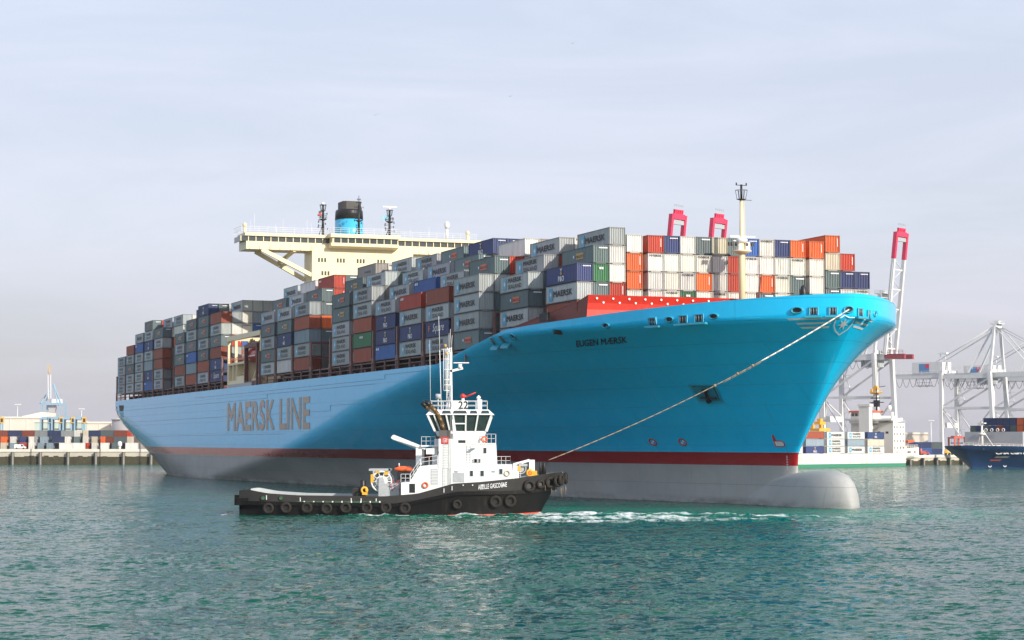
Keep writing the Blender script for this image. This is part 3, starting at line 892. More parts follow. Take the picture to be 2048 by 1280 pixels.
g.build('anchor', M_hole, ship)
# stern openings
g = G()
g.poly([hp(-350.5, 19.7, .04), hp(-342.5, 19.6, .04), hp(-343.0, 17.9, .04), hp(-349.5, 18.0, .04)], 0)
g.poly([hp(-349.0, 17.85, .04), hp(-343.3, 17.75, .04), hp(-343.3, 16.2, .04), hp(-349.0, 16.3, .04)], 1)
g.poly([hp(-355.4, 19.4, .04), hp(-354.2, 19.4, .04), hp(-353.8, 16.9, .04), hp(-354.8, 16.9, .04)], 0)
g.build('mooring_opening', [M_hole, M_platform], ship)

# breakwater: leaning red front plates; side wings with shade put into a darker red
g = G()
ZB = 29.0
for side in (1, -1):
    sc_ = 23.0
    g.poly([(2.0, 0, 24.0), (2.0, -side * sc_, 25.1), (2.0, -side * sc_, 27.55), (2.0, 0, 27.55)], 0)
    g.poly([(2.0, 0, 27.55), (2.0, -side * sc_, 27.55), (2.75, -side * sc_, ZB), (2.75, 0, ZB)], 0)
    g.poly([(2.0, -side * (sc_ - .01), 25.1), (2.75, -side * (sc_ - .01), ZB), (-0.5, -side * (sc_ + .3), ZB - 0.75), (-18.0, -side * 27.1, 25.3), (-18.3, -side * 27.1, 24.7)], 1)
    g.poly([(1.4, 0, 24.0), (1.4, -side * sc_, 24.0), (2.4, -side * sc_, ZB), (2.4, 0, ZB)][::-1], 0)
    g.poly([(2.75, 0, ZB), (2.75, -side * sc_, ZB), (2.4, -side * sc_, ZB), (2.4, 0, ZB)], 0)
bw = g.build('breakwater', [M_red, paint('wing_shaded_red', (0.20, 0.045, 0.032), 0.6, 0.12, 0.6, (0.12, 0.03, 0.025), 0.4)], ship)
g = G()
for k in range(34):
    s = 21.6 - (k // 2) * 2.45 - (k % 2) * 1.1; z = 28.55 - (k % 2) * 0.55
    f = (z - 27.55) / (ZB - 27.55)
    p = Vector((2.0 + 0.75 * f + 0.03, -s, z))
    g.tube(p - Vector((.02, 0, 0)), p + Vector((0.05, 0, 0)), 0.16, n=8)
g.build('freeing_holes', M_whitel, bw)
g = G(); g.poly([(1.97, -14.9, 25.9), (1.97, -13.2, 25.9), (1.97, -13.4, 27.5), (1.97, -14.6, 27.5)]); g.poly([(2.0, -14.5, 27.6), (2.0, -13.3, 27.6), (2.72, -12.8, 28.98), (2.72, -14.6, 28.98)]); g.build('primer_patch', M_primer, bw)
g = G(); g.hexa([(-8.2, -26.15, 25.75), (-5.9, -25.85, 25.85), (-5.9, -25.5, 25.85), (-8.2, -25.8, 25.75), (-8.2, -26.1, 26.9), (-5.9, -25.75, 27.0), (-5.9, -25.4, 27.0), (-8.2, -25.7, 26.9)]); g.build('vent_box', M_hole, bw)

# foremast
def lathe_tube(g, x, y, zr, n=12, m=0): g.lathe([(r, z) for r, z in zr], x, y, n, m)
t = ship
g = G(); lathe_tube(g, 4.2, 0, [(0.48, 24.5), (0.44, 35), (0.34, 36.5), (0.24, 43.1)]); fm_ = g.build('foremast', M_cream, ship)
g = G(); g.lathe([(0.5, 35.2), (1.35, 35.55), (1.4, 35.75)], 4.2, 0, 12); g.rail([(4.2 + 1.3 * math.cos(a), 1.3 * math.sin(a), 35.75) for a in np.linspace(0, 6.283, 9)], 1.0, 0.03, 2); g.build('lower_platform', M_cream, fm_)
g = G(); g.box(4.0, 4.3, -1.9, 2.1, 37.6, 37.85); g.box(3.9, 4.5, 0.5, 1.2, 35.8, 37.0); g.box(4.4, 5.0, -.9, -.3, 35.8, 36.7); g.lathe([(0.7, 36.9), (0.9, 37.3), (0.5, 37.58)], 4.2, 0, 10); g.build('radar_scanner', M_white, fm_)
g = G()
for a in (-1.5, -.8, 0.7, 1.6, -2.0): g.box(4.1, 4.5, a - .18, a + .18, 36.4, 36.9)
g.build('flood_light', M_black, fm_)
g = G(); g.lathe([(0.25, 42.95), (0.75, 43.1)], 4.2, 0, 10); g.tube((4.2, 0, 43), (4.2, 0, 45.2), 0.17)
for a in np.linspace(0, 6.283, 7)[:-1]:
    c, s = math.cos(a), math.sin(a)
    g.tube((4.2 + .6 * c, .6 * s, 43.1), (4.2 + .85 * c, .85 * s, 44.4), .035, n=4)
    c2, s2 = math.cos(a + 1.047), math.sin(a + 1.047); g.tube((4.2 + .85 * c, .85 * s, 44.4), (4.2 + .85 * c2, .85 * s2, 44.4), .035, n=4)
g.tube((4.2, -.8, 45.1), (4.2, .8, 45.1), .05); g.tube((4.2, -.78, 45.1), (4.2, -.78, 45.45), .10); g.tube((4.2, .78, 45.1), (4.2, .78, 45.45), .10); g.tube((4.2, .4, 43), (4.2, 1.6, 43.0), .04)
g.build('mast_head', M_black, fm_)
g = G(); g.tube((4.0, 0.62, 25), (4.05, 0.45, 43), .03, n=4); g.tube((4.3, 0.62, 25), (4.25, 0.45, 43), .03, n=4); g.build('mast_ladder', M_cream, fm_)
# small deck gear at the bow rim
g = G(); g.tube((26, -8.5, 25), (25.0, -7.6, 30.2), .12); g.tube((26, -8.5, 25), (26.0, -8.6, 28.0), .16); g.build('stowed_derrick', M_maroon, ship)
g = G(); g.lathe([(0.5, 24.8), (0.5, 27.9), (0.35, 28.6), (0.05, 28.9)], 30.5, -4.2, 10); g.build('mushroom_vent', M_black, ship)

# ------------------------------------------------------------------ bays, lashing bridges, containers
BAYP = 14.55; UA = -173.8; UAFT = -211.3
BAYS = {('F', k): UA + BAYP * k for k in range(12)}
BAYS.update({('A', k): UAFT - BAYP * (k + 1) for k in range(10)})
def lashing(u, s_out, top, portal=True):
    g = G()
    n = int(2 * s_out / 5.0)
    for k in range(1, n): 
        y = -s_out + 2 * s_out * k / n
        g.box(u - .3, u + .3, y - .15, y + .15, 20.9, top - 0.4)
    g.box(u - .45, u + .45, -s_out + .35, s_out, top - 0.4, top)
    g.box(u - .45, u + .45, -s_out + .35, s_out, 25.2, 25.4)
    o = g.build('lashing_bridge', M_maroon, ship)
    g = G(); y = -s_out
    g.box(u - .30, u + .30, y - .02, y + .3, 23.5, top); g.box(u - .05, u + .05, y - .06, y - .021, 25.0, 25.3)
    p = g.build('post', M_maroonl, o)
    g = G()
    g.box(u - .62, u - .30, y - .04, y + .3, 20.9, 23.497); g.box(u + .30, u + .62, y - .04, y + .3, 20.9, 23.497)
    g.box(u - .299, u + .299, y - .04, y + .3, 22.7, 23.497)
    g.build('portal_foot', M_maroonl, o)
    return o
bounds = [UA + BAYP * k for k in range(0, 11)] + [UAFT - BAYP * k for k in range(11)]
for u in bounds:
    s_o = min(28.0, hull_s(u, 21.1) - 0.2)
    lashing(u + 0.05, s_o, 28.4 if u < -50 else 28.2)
g = G(); g.box(-.15, .15, -28.0, -27.75, 20.9, 22.8); me_st = g.mesh('deck_stanchion', M_maroonl)
for (side_, k), u0 in BAYS.items():
    if u0 < -30: put('deck_stanchion', me_st, ship, (u0 + 7.25, 0, 0))
g = G(); g.box(-356, -212, -27.3, -27.1, 21.9, 22.05); g.box(-173, -36, -27.3, -27.1, 21.9, 22.05); g.box(-356, -212, -27.6, -27.4, 22.62, 22.85); g.box(-173, -36, -27.6, -27.4, 22.62, 22.85); g.build('deck_rail', M_maroonl, ship)
g = G()
for k in range(95):
    u = -340 + k * 3.3
    if -212 < u < -174 or u > -40: continue
    g.box(u, u + random.uniform(.5, 1.4), -26.9, -25.9, 20.95, 21.2 + random.random() * 1.0)
o = g.build('deck_fittings', M_maroon, ship); o['kind'] = 'stuff'
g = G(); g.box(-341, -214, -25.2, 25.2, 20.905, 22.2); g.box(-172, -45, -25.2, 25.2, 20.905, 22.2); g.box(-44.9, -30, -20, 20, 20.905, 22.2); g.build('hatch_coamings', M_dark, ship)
g = G(); g.rail([(-356, -27.6, 20.95), (-341, -27.8, 20.95)], 1.3, 0.05, 1.2, (0.33, 0.66, 1.0)); g.build('stern_rail', M_maroonl, ship)

# rows across the ship
CW = 2.438; CL = 12.192
ROW_S = [27.88, 25.34, 22.88, 20.42, 17.96, 15.45] + [12.6 - 2.52 * k for k in range(10)] + [-13.05, -15.55, -18.02, -20.48, -22.95, -25.4]
TIER = {}
for k in range(12): TIER[('F', k)] = (23.0, 2.72 if k < 6 else 2.63)
for k in range(10): TIER[('A', k)] = (23.0, 2.74)
TIER[('F', 9)] = (23.0, 2.84)
TIER[('F', 10)] = (23.1, 2.63); TIER[('F', 11)] = (23.3, 2.629)

COL = {'S': (.40, .425, .425), 'G': (.43, .455, .455), 'T': (.135, .185, .19), 'Y': (.125, .175, .18), 'B': (.32, .068, .03), 'P': (.035, .055, .17),
       'N': (.025, .055, .16), 'L': (.035, .13, .40), 'R': (.50, .055, .025), 'V': (.035, .17, .07), 'Q': (.035, .055, .16), 'W': (.72, .70, .64),
       'O': (.72, .15, .03), 'K': (.26, .33, .38), 'M': (.36, .33, .29), 'D': (.10, .14, .14), 'E': (.60, .53, .42)}
DESC = {'S': 'grey two-line lettered container', 'G': 'grey one-line lettered container', 'T': 'slate container with orange label', 'Y': 'slate container with ochre label',
        'B': 'brown container', 'P': 'navy container with white initials', 'N': 'dark navy container', 'L': 'bright blue container', 'R': 'red container', 'V': 'green container',
        'Q': 'navy container with script lettering', 'W': 'white container', 'O': 'orange container', 'K': 'plain blue-grey container', 'M': 'taupe lettered container',
        'D': 'dark plain container', 'E': 'beige container'}

def corr(g, p0, ax, n, width, depth, z0, z1, nrm, m=0):
    """trapezoid corrugated wall from p0 along ax"""
    p0, ax, nrm = Vector(p0), Vector(ax), Vector(nrm)
    pts = []
    w = width / n
    for k in range(n):
        for f, d in ((0.0, 0), (0.40, 0), (0.58, -depth), (0.82, -depth)):
            pts.append(p0 + ax * (w * (k + f)) + nrm * d)
    pts.append(p0 + ax * width)
    lo = [(p.x, p.y, z0) for p in pts]; hi = [(p.x, p.y, z1) for p in pts]
    i = len(g.v); n_ = len(pts); g.v += lo + hi
    for k in range(n_ - 1):
        g.f.append((i + k, i + k + 1, i + n_ + k + 1, i + n_ + k)); g.mi.append(m); g.sm.append(False)

def container_meshes(Lc, Hc):
    W2 = CW / 2; t = 0.16
    body = G()
    corr(body, (0.15, -W2 + .05, 0), (1, 0, 0), 22, Lc - .3, .05, t, Hc - .12, (0, -1, 0))
    corr(body, (Lc - .15, W2 - .05, 0), (-1, 0, 0), 22, Lc - .3, .05, t, Hc - .12, (0, 1, 0))
    body.poly([(0.05, -W2 + .06, Hc - .06), (Lc - .05, -W2 + .06, Hc - .06), (Lc - .05, W2 - .06, Hc - .06), (0.05, W2 - .06, Hc - .06)])
    body.poly([(0.05, W2 - .06, .12), (Lc - .05, W2 - .06, .12), (Lc - .05, -W2 + .06, .12), (0.05, -W2 + .06, .12)])
    body.poly([(0.06, W2 - .1, t), (0.06, -W2 + .1, t), (0.06, -W2 + .1, Hc - .1), (0.06, W2 - .1, Hc - .1)])
    end = G()
    corr(end, (Lc - .05, -W2 + .12, 0), (0, 1, 0), 8, CW - .24, .13, t, Hc - .12, (1, 0, 0))
    fr = G()
    for x in (0, Lc - .14):
        for y in (-W2, W2 - .12): fr.box(x, x + .14, y, y + .12, 0.003, Hc - .003)
    for y in (-W2 + .02, W2 - .10):
        fr.box(.141, Lc - .141, y, y + .08, Hc - .13, Hc - .02); fr.box(.141, Lc - .141, y, y + .08, .03, .17)
    for x in (0.02, Lc - .12):
        fr.box(x, x + .10, -W2 + .121, W2 - .121, Hc - .13, Hc - .02); fr.box(x, x + .10, -W2 + .121, W2 - .121, .03, .17)
    fr.box(Lc - .16, Lc - .03, -.75, .75, -.07, .029)
    return (body.mesh('corrugated_body', M_cont), end.mesh('end_panel', M_cont), fr.mesh('corner_frame', M_cframe))
CM = {q: container_meshes(CL, q - .075) for q in (2.63, 2.72, 2.84, 2.74, 2.629)}

W2 = CW / 2
def side_fn(x0, x1, z0, z1, d=0.02): return lambda a, b: (x0 + (x1 - x0) * a, -W2 - d, z0 + (z1 - z0) * b)
def end_fn(y0, y1, z0, z1, d=0.02): return lambda a, b: (CL + d, y0 + (y1 - y0) * a, z0 + (z1 - z0) * b)
def panel_mesh(x0, x1, z0, z1):
    g = G(); y = -W2 - .012
    c = .12
    g.poly([(x0 + c, y, z0), (x1 - c, y, z0), (x1, y, z0 + c), (x1, y, z1 - c), (x1 - c, y, z1), (x0 + c, y, z1), (x0, y, z1 - c), (x0, y, z0 + c)], 0)
    cx, cz = (x0 + x1) / 2, (z0 + z1) / 2; st_ = star_pts(7, .52, .2)
    for k in range(14):
        k2 = (k + 1) % 14; g.poly([(cx, y - .012, cz), (cx + st_[k2][0], y - .012, cz + st_[k2][1]), (cx + st_[k][0], y - .012, cz + st_[k][1])], 1)
    return g.mesh('star_panel', [M_starblue, M_whitel])
def tmesh(items, mats, name='lettering'):
    g = G()
    for body, fn, m, bold, sh_ in items: add_text(g, body, fn, m, bold, sh_)
    return g.mesh(name, mats)
def bars(fn, n, m=0):
    g = G()
    for k in range(n):
        a = k / n; b = (k + .72) / n
        g.poly([fn(a, 0), fn(b, 0), fn(b, 1), fn(a, 1)], m)
    return g
PM_S = panel_mesh(1.35, 2.95, .45, 2.15); PM_G = panel_mesh(1.2, 2.75, .40, 2.2)
TX_S = tmesh([('MAERSK', side_fn(3.6, 9.4, 1.42, 2.12), 0, .035, 0), ('SEALAND', side_fn(3.6, 9.4, .48, 1.12), 0, .012, 0)], M_letter)
TX_G = tmesh([('MAERSK', side_fn(3.1, 10.4, .86, 1.76), 0, .038, 0)], M_letter)
def label_mesh(mat, name):
    g = G(); f = side_fn(5.6, 8.5, .9, 1.8, .012); g.poly([f(0, 0), f(1, 0), f(1, 1), f(0, 1)], 0)
    f = side_fn(4.5, 5.5, 1.15, 1.6, .012); g.poly([f(0, .2), f(.45, 0), f(.5, 1), f(0, .9)], 1); g.poly([f(.55, .3), f(1, .25), f(1, .75), f(.55, .9)], 2)
    add_text(g, 'NEDLLOYD', side_fn(5.75, 8.35, 1.12, 1.5, .025), 3, .02)
    return g.mesh(name, [mat, M_whitel, paint('label_blue', (.05, .08, .3), .5), M_letter])
LB_T = label_mesh(M_orange, 'company_label'); LB_Y = label_mesh(M_ochre, 'company_label')
TX_P = tmesh([('P&O', side_fn(4.9, 7.0, .45, 1.30), 0, .03, 0)], M_whitel)
g = G(); add_text(g, 'P&O', side_fn(5.0, 7.3, .35, 1.15), 0, .03)
f = side_fn(5.6, 6.6, 1.25, 2.3, .015); g.poly([f(0, 1), f(.5, .45), f(1, 1), f(.5, .8)], 0); g.poly([f(.1, .2), f(.5, .75), f(.9, .2), f(.5, 0)], 1)
TX_PE = g.mesh('lettering', [M_whitel, M_ochre])
g = G(); add_text(g, 'P&O', side_fn(5.2, 6.9, .35, 1.05), 0, .04); f = side_fn(5.6, 6.5, 1.2, 2.2, .015); g.poly([f(0, .6), f(1, .6), f(1, .85), f(0, .85)], 0); g.poly([f(.4, 0), f(.6, 0), f(.6, .6), f(.4, .6)], 0)
TX_N = g.mesh('lettering', M_whitel)
TX_Q = tmesh([('F', side_fn(1.6, 2.5, .9, 1.9), 1, .02, 0), ('Square', side_fn(3.9, 9.8, .45, 2.15), 0, .005, .35)], [M_whitel, M_orange])
TX_M = tmesh([('Hamburg', side_fn(5.0, 9.0, 1.0, 1.6), 0, .01, .2)], M_letter)
TX_R = bars(side_fn(.7, 2.6, 1.75, 2.15), 2).mesh('lettering', M_whitel)
TX_V = bars(side_fn(4.6, 6.8, 1.65, 2.05), 3).mesh('lettering', M_whitel)
TX_B = bars(lambda a, b: (.6 + .12 * b, -W2 - .02, .5 + 1.6 * a), 7).mesh('lettering', M_whitel)
EN_W = tmesh([('MAERSK', end_fn(-1.0, .95, 2.1, 2.36), 0, .04, 0)], M_letter, 'end_lettering')
g = G(); f = end_fn(-.35, .95, 2.08, 2.26); g.poly([f(0, 0), f(1, 0), f(1, 1), f(0, 1)]); EN_T = g.mesh('end_marking', M_whitel)
EN_P = bars(end_fn(-.3, .95, 2.1, 2.25), 6).mesh('end_marking', M_whitel)
EN_R = bars(end_fn(-.95, -.15, 1.95, 2.3), 3).mesh('end_marking', M_whitel)
EN_O = bars(lambda a, b: (CL + .02, .72 + .12 * b, .9 + 1.2 * a), 8).mesh('end_marking', M_whitel)
g = G(); f = end_fn(-.3, .3, 1.75, 2.05); g.poly([f(0, 0), f(.42, 0), f(.42, 1), f(0, 1)]); g.poly([f(.55, 0), f(1, 0), f(1, 1), f(.55, 1)]); EN_V = g.mesh('end_marking', M_whitel)
SIDE_X = {'S': [PM_S, TX_S], 'G': [PM_G, TX_G], 'T': [LB_T], 'Y': [LB_Y], 'P': [TX_PE], 'N': [TX_N], 'Q': [TX_Q], 'M': [TX_M], 'R': [TX_R], 'V': [TX_V], 'B': [TX_B], 'L': [TX_R]}
END_X = {'T': EN_T, 'Y': EN_T, 'P': EN_P, 'L': EN_P, 'N': EN_P, 'O': EN_O, 'R': EN_O, 'V': EN_V}

N_CONT = 0
def container(code, u, s_left, z, th_, label, marks_side=True, end_text=False, du=0.0):
    global N_CONT
    N_CONT += 1
    c = COL[code]; v = random.uniform(.80, 1.12)
    c = tuple(min(1, x * v * random.uniform(.97, 1.03)) for x in c)
    p = S2W(u + du, s_left - CW / 2, z)
    r = thing('shipping_container', label, 'container', p, SHIP_ROT, 'containers stacked on the blue ship')
    fc = tuple(x * .55 for x in c)
    for me, cc in zip(CM[th_], (c, c, fc)):
        o = put(me.name.split('.')[0], me, r); o.color = (*cc, 1)
    if marks_side:
        for me in SIDE_X.get(code, []): put(me.name.split('.')[0], me, r)
    e = EN_W if end_text else END_X.get(code)
    if e is not None: put(e.name.split('.')[0], e, r)
    return r

ORD = ['first', 'second', 'third', 'fourth', 'fifth', 'sixth', 'seventh', 'eighth', 'ninth', 'tenth', 'eleventh', 'twelfth', 'thirteenth', 'fourteenth', 'fifteenth', 'sixteenth', 'seventeenth', 'eighteenth']
SPEC = {
 ('A', 9): ['SSSS', '...S'],
 ('A', 8): ['SSTSB', '....B'],
 ('A', 7): ['SSSSLG', '.....G'],
 ('A', 6): ['LNKSNST', '......R', '......O'],
 ('A', 5): ['SSBBSY', '....BWS', '......W'],
 ('A', 4): ['', '....OWS', '......W', '......W'],
 ('A', 3): ['SBYSY', '....WW'],
 ('A', 2): ['BKLTST', '.....WN', '......W'],
 ('A', 1): ['SBTSTTN', '......T', '......W', '......W'],
 ('A', 0): ['QNBTSB', '..GRWS', '...LWWG', '...LLKG', '...LLGG'],
 ('F', 0): ['STSTG', '....GT', '......G', '......W'],
 ('F', 1): ['WSNYG', '....GG', '......W', '......W'],
 ('F', 2): ['BSKBS', '..TOTT', '....TRR', '......T', '......W'],
 ('F', 4): ['SSSYT', '.....Y', '......M', '......W'],
 ('F', 5): ['BVBSS', '.....S', '....TT', '......S', '......W'],
 ('F', 6): ['LPPS', '...SG', '....SS', '......S', '......W'],
 ('F', 7): ['SPGR', '...LL', '....GG', '.....TT', '......O'],
 ('F', 8): ['SQSB', '...SS', '....TT', '.....WP', '.....OP', '......G', '......W'],
 ('F', 9): ['TGGG', '..TGT', '...OR', '....WW', '....WM', '.....W'],
 ('F', 10): [None, 'GGTS', '..TTS', '....RG', '.....W', '.....B', '.....E'],
}
POS = {}
for (sd, k), rows in SPEC.items():
    u0 = BAYS[(sd, k)]; z0, th_ = TIER[(sd, k)]
    place = (f'{ORD[k]} bay forward of lifeboat' if sd == 'F' else f'{ORD[k]} bay aft of lifeboat')
    for ri, row in enumerate(rows):
        if row is None: continue
        rtxt = 'outermost row' if ri == 0 else f'{ORD[ri]} row inboard'
        n = len(row)
        for ti, code in enumerate(row):
            if code == '.': continue
            ttxt = 'top tier' if ti == n - 1 else f'{ORD[ti]} tier'
            et = code in 'W' and (ti + ri) % 3 == 0
            container(code, u0 + 1.25, ROW_S[ri], z0 + th_ * ti, th_, f'{DESC[code]}, {ttxt}, {rtxt}, {place}', ri < 4, et)
# the foremost bay: eighteen columns facing the bow
FRONT = ['.BGP', '.RTVY', '..RWWG', '..WOOW', '..WWWR', '..WWWP', '..VWWW', '..WOWT', '..WWWE', '..WRRT', '..WWWL', '..TOWW', '..WWWP', '..TTWO', '..WWWO', '..TTEO', '..WPR', '..WP']
for ci, row in enumerate(FRONT):
    ri = ci + 2; raised = ci < 3 or ci > 14
    sl = [23.4, 20.9, 18.42, 15.75] [ci] if ci < 4 else ROW_S[ri] if ci < 14 else [-13.3, -15.95, -18.42, -20.88][ci - 14]
    zb = 23.27 if raised else 22.30
    for ti, code in enumerate(row):
        if code == '.': continue
        ttxt = 'top tier' if ti == len(row) - 1 else f'{ORD[ti]} tier'
        et = code == 'W' and (ci * 7 + ti * 5) % 3 == 0
        du = 0.0 if 3 < ci < 14 else -0.25
        container(code, -12.4, sl, zb + 2.629 * ti, 2.629, f'{DESC[code]} behind red breakwater, {ttxt}, {ORD[ci]} column from starboard', ci < 4, et, du)
print('containers', N_CONT)
# the rest of each stack, hidden behind and under the ones in view
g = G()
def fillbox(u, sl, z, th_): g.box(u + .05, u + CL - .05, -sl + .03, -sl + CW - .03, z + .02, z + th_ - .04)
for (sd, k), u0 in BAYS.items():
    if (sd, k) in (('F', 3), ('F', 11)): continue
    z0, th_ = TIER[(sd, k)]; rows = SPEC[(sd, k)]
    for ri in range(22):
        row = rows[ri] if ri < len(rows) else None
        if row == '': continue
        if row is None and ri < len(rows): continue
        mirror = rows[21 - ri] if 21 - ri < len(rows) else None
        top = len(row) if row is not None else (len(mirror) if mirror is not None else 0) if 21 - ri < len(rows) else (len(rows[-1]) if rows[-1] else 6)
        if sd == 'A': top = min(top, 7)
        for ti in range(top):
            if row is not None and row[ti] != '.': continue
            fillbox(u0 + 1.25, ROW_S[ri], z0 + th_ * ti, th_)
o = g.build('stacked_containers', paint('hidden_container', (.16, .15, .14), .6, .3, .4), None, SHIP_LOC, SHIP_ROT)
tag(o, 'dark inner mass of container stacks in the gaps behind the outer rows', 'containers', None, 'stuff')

# ------------------------------------------------------------------ bridge, funnel, masts
def sy(s): return -s
br = None
g = G(); g.box(-197.0, -190.0, -12.0, 12.0, 20.95, 53.2); g.box(-206, -179, -22, 22, 20.95, 26.5); g.build('accommodation_block', M_cream, ship)
g = G(); g.box(-209, -197.1, -7.5, 7.5, 20.95, 55.5); g.build('engine_casing', M_cream, ship)
g = G()     # bridge deck with wings
g.box(-197.5, -190.2, -27.2, 28.4, 52.5, 53.9)            # belly
g.box(-197.9, -189.9, -27.5, 28.6, 55.1, 55.8)            # roof slab
g.box(-197.5, -190.2, -27.2, 28.4, 52.1, 52.497)
g.box(-197.4, -197.1, -27.2, 28.4, 53.9, 55.1)
g.prism([(-190.2, 52.6), (-187.6, 53.2), (-187.6, 53.9), (-190.2, 53.9)], -8.2, 7.8, 'y')
g.prism([(-190.0, 55.103), (-187.2, 55.103), (-187.2, 55.95), (-190.0, 55.95)], -8.4, 8.0, 'y')
for k in range(24):                                        # stiffeners under the wing
    y = -26.5 + k * 2.35
    if abs(y) > 9: g.box(-190.19, -190.05, y, y + .18, 52.15, 52.9)
wing = g.build('bridge_deck', M_cream, ship)
k = 0
def pane(x, y0, y1, z0, z1, lean=0.0, dark=False):
    g = G(); g.hexa([(x - .05, y0, z0), (x, y0, z0), (x, y1, z0), (x - .05, y1, z0), (x - .05 + lean, y0, z1), (x + lean, y0, z1), (x + lean, y1, z1), (x - .05 + lean, y1, z1)])
    return g.build('window_pane', M_glass, wing)
g = G()
ys = [-28.4 + j * 1.72 for j in range(12)] + [8.4 + j * 1.72 for j in range(11)]
for y in ys:
    pane(-190.5, y + .09, y + 1.63, 53.92, 55.08)
    g.box(-190.5, -190.25, y - .09, y + .09, 53.9, 55.1)
for j in range(9):
    y = -7.6 + j * 1.7; pane(-187.9, y + .09, y + 1.6, 53.92, 55.09, .25); g.box(-187.85, -187.6, y - .1, y + .08, 53.9, 55.1)
g.box(-190.2, -187.7, -7.9, -7.7, 53.9, 55.1); g.box(-190.2, -187.7, 7.5, 7.7, 53.9, 55.1)
g.build('window_mullions', M_cream, wing)['kind'] = 'stuff'
for j in range(3):                                         # wing end windows
    x = -197 + j * 2.25; g2 = G(); g2.box(x, x + 2.0, -28.42, -28.38, 53.9, 55.08); g2.build('window_pane', M_glass, wing)
g = G(); g.box(-197.3, -190.3, -28.405, -28.2, 53.9, 53.95); g.build('wing_sill', M_cream, wing)
g = G()
for y0, z0 in ((-10.6, 49.6), (-6.2, 49.6), (-1.5, 49.6), (3.4, 49.6), (-9.8, 46.6), (-6.2, 43.4)):
    for j in range(3): 
        g2 = G(); g2.box(-189.99, -189.95, y0 + j * .72, y0 + j * .72 + .42, z0, z0 + .95); g2.build('window', M_glass, ship)
for a, b, w in (((-190.6, -23.6, 52.1), (-190.6, -12.0, 46.6), .9), ((-196.6, -23.6, 52.1), (-196.6, -12.0, 46.0), .9), ((-190.6, -16.0, 52.1), (-196.6, -18.4, 49.4), .7), ((-190.6, -17.5, 49.2), (-196.6, -17.5, 49.0), .6), ((-190.6, 23.0, 52.1), (-190.6, 12.0, 46.6), .9)):
    g = G(); g.beam(a, b, w, w); g.build('wing_strut', M_cream, ship)
g = G()
g.rail([(-190, -28.5, 55.8), (-190, -8, 55.8), (-187.4, -8, 55.95), (-187.4, 7.8, 55.95), (-190, 8, 55.8), (-190, 27.4, 55.8)], 1.35, .035, 2.0, (.35, .68, 1.0))
g.rail([(-190, -28.5, 55.8), (-197.8, -28.5, 55.8)], 1.35, .035, 2.0, (.35, .68, 1.0))
g.build('roof_railing', M_white, wing)
g = G()
for y, h_ in ((-25.8, 3.2), (-24.9, 4.6), (-20, 2.4), (-18.3, 3.6), (-12.7, 3.4), (-11.7, 3.0), (-7.2, 2.3), (12, 2.5), (16.5, 3.0)): g.tube((-192, y, 55.8), (-192, y, 55.8 + h_), .035, .02, n=4)
g.build('whip_aerials', M_white, wing)
def mast(s, zt, kind):
    g = G()
    g.tube((-193, -s, 55.8), (-193, -s, zt - 2.2), .32, .24, 8)
    g.tube((-193.6, -s - .9, 55.8), (-193, -s - .1, 58.3), .12)
    for j in range(10):
        z = 57.5 + (zt - 60) * j / 10; sg = -1 if j % 3 else 1; L = .5 + random.random() * .7
        g.tube((-193, -s, z), (-193, -s + sg * L, z), .05, n=4); g.tube((-193, -s + sg * L, z - .22), (-193, -s + sg * L, z + .22), .10, n=5)
    zz = 59.4
    g.lathe([(.35, zz), (.95, zz + .35)], -193, -s, 8); g.rail([(-193 + .9 * math.cos(a), -s + .9 * math.sin(a), zz + .35) for a in np.linspace(0, 6.283, 7)], .9, .035, 1.5)
    if kind == 'mid':
        g.tube((-193, -s, zt - 2.3), (-193, -s, zt), .10, .06, 6)
        for z, w in ((zt - .9, .4), (zt - 1.6, .6), (zt - 2.7, 1.05)):
            g.tube((-193, -s - w, z), (-193, -s + w, z), .05, n=4)
            for f in (-1, -.5, .5, 1): g.tube((-193, -s + f * w, z - .22), (-193, -s + f * w, z + .22), .05, n=4)
    else:
        z0 = zt - 2.2
        g.lathe([(.3, z0 - .2), (.55, z0)], -193, -s, 8)
        for a in np.linspace(0, 6.283, 7)[:-1]:
            g.tube((-193 + .5 * math.cos(a), -s + .5 * math.sin(a), z0), (-193 + .75 * math.cos(a), -s + .75 * math.sin(a), z0 + 1.3), .06, n=4)
        g.torus((-193, -s, z0 + 1.3), (0, 0, 1), .75, .06, 12, 5)
        g.tube((-193, -s, z0 - .2), (-193, -s, z0 + 1.2), .25)
    o = g.build('signal_mast', M_black, wing)
    if kind == 'radar':
        g = G(); g.tube((-193, -s, zt - .9), (-193, -s, zt - .25), .22); g.box(-193.15, -192.85, -s - 1.7, -s + 1.7, zt - .25, zt); g.build('radar_scanner', M_white, o)
    if kind == 'lamp':
        g = G(); g.lathe([(.35, zt - .9), (.45, zt - .6), (.2, zt - .3)], -193, -s, 8); g.build('radar_scanner', M_white, o)
    return o
m1 = mast(8.7, 63.9, 'lamp'); m2 = mast(0.2, 65.5, 'mid'); m3 = mast(-7.2, 63.3, 'radar')
g = G()
rows = [[(-193 - .1 * math.sin(2.2 * a), 7.2 - .35 - 1.5 * a, 61.3 - 1.1 * b - .5 * a * (1 - b) + .12 * math.sin(5 * a)) for a in np.linspace(0, 1, 8)] for b in np.linspace(0, 1, 4)]
g.grid(rows); g.build('house_flag', paint('flag_blue', (.22, .48, .62), .8, .1, 2), m3)
g = G(); rows = [[(-193, -8.7 - .35 - .7 * a, 61.8 - 1.2 * b - .3 * a) for a in np.linspace(0, 1, 5)] for b in np.linspace(0, 1, 5)]
g.grid(rows, mfun=lambda a, b: 0 if a < 2 else 1); g.build('ensign_flag', [M_wire, M_fireR], m1)
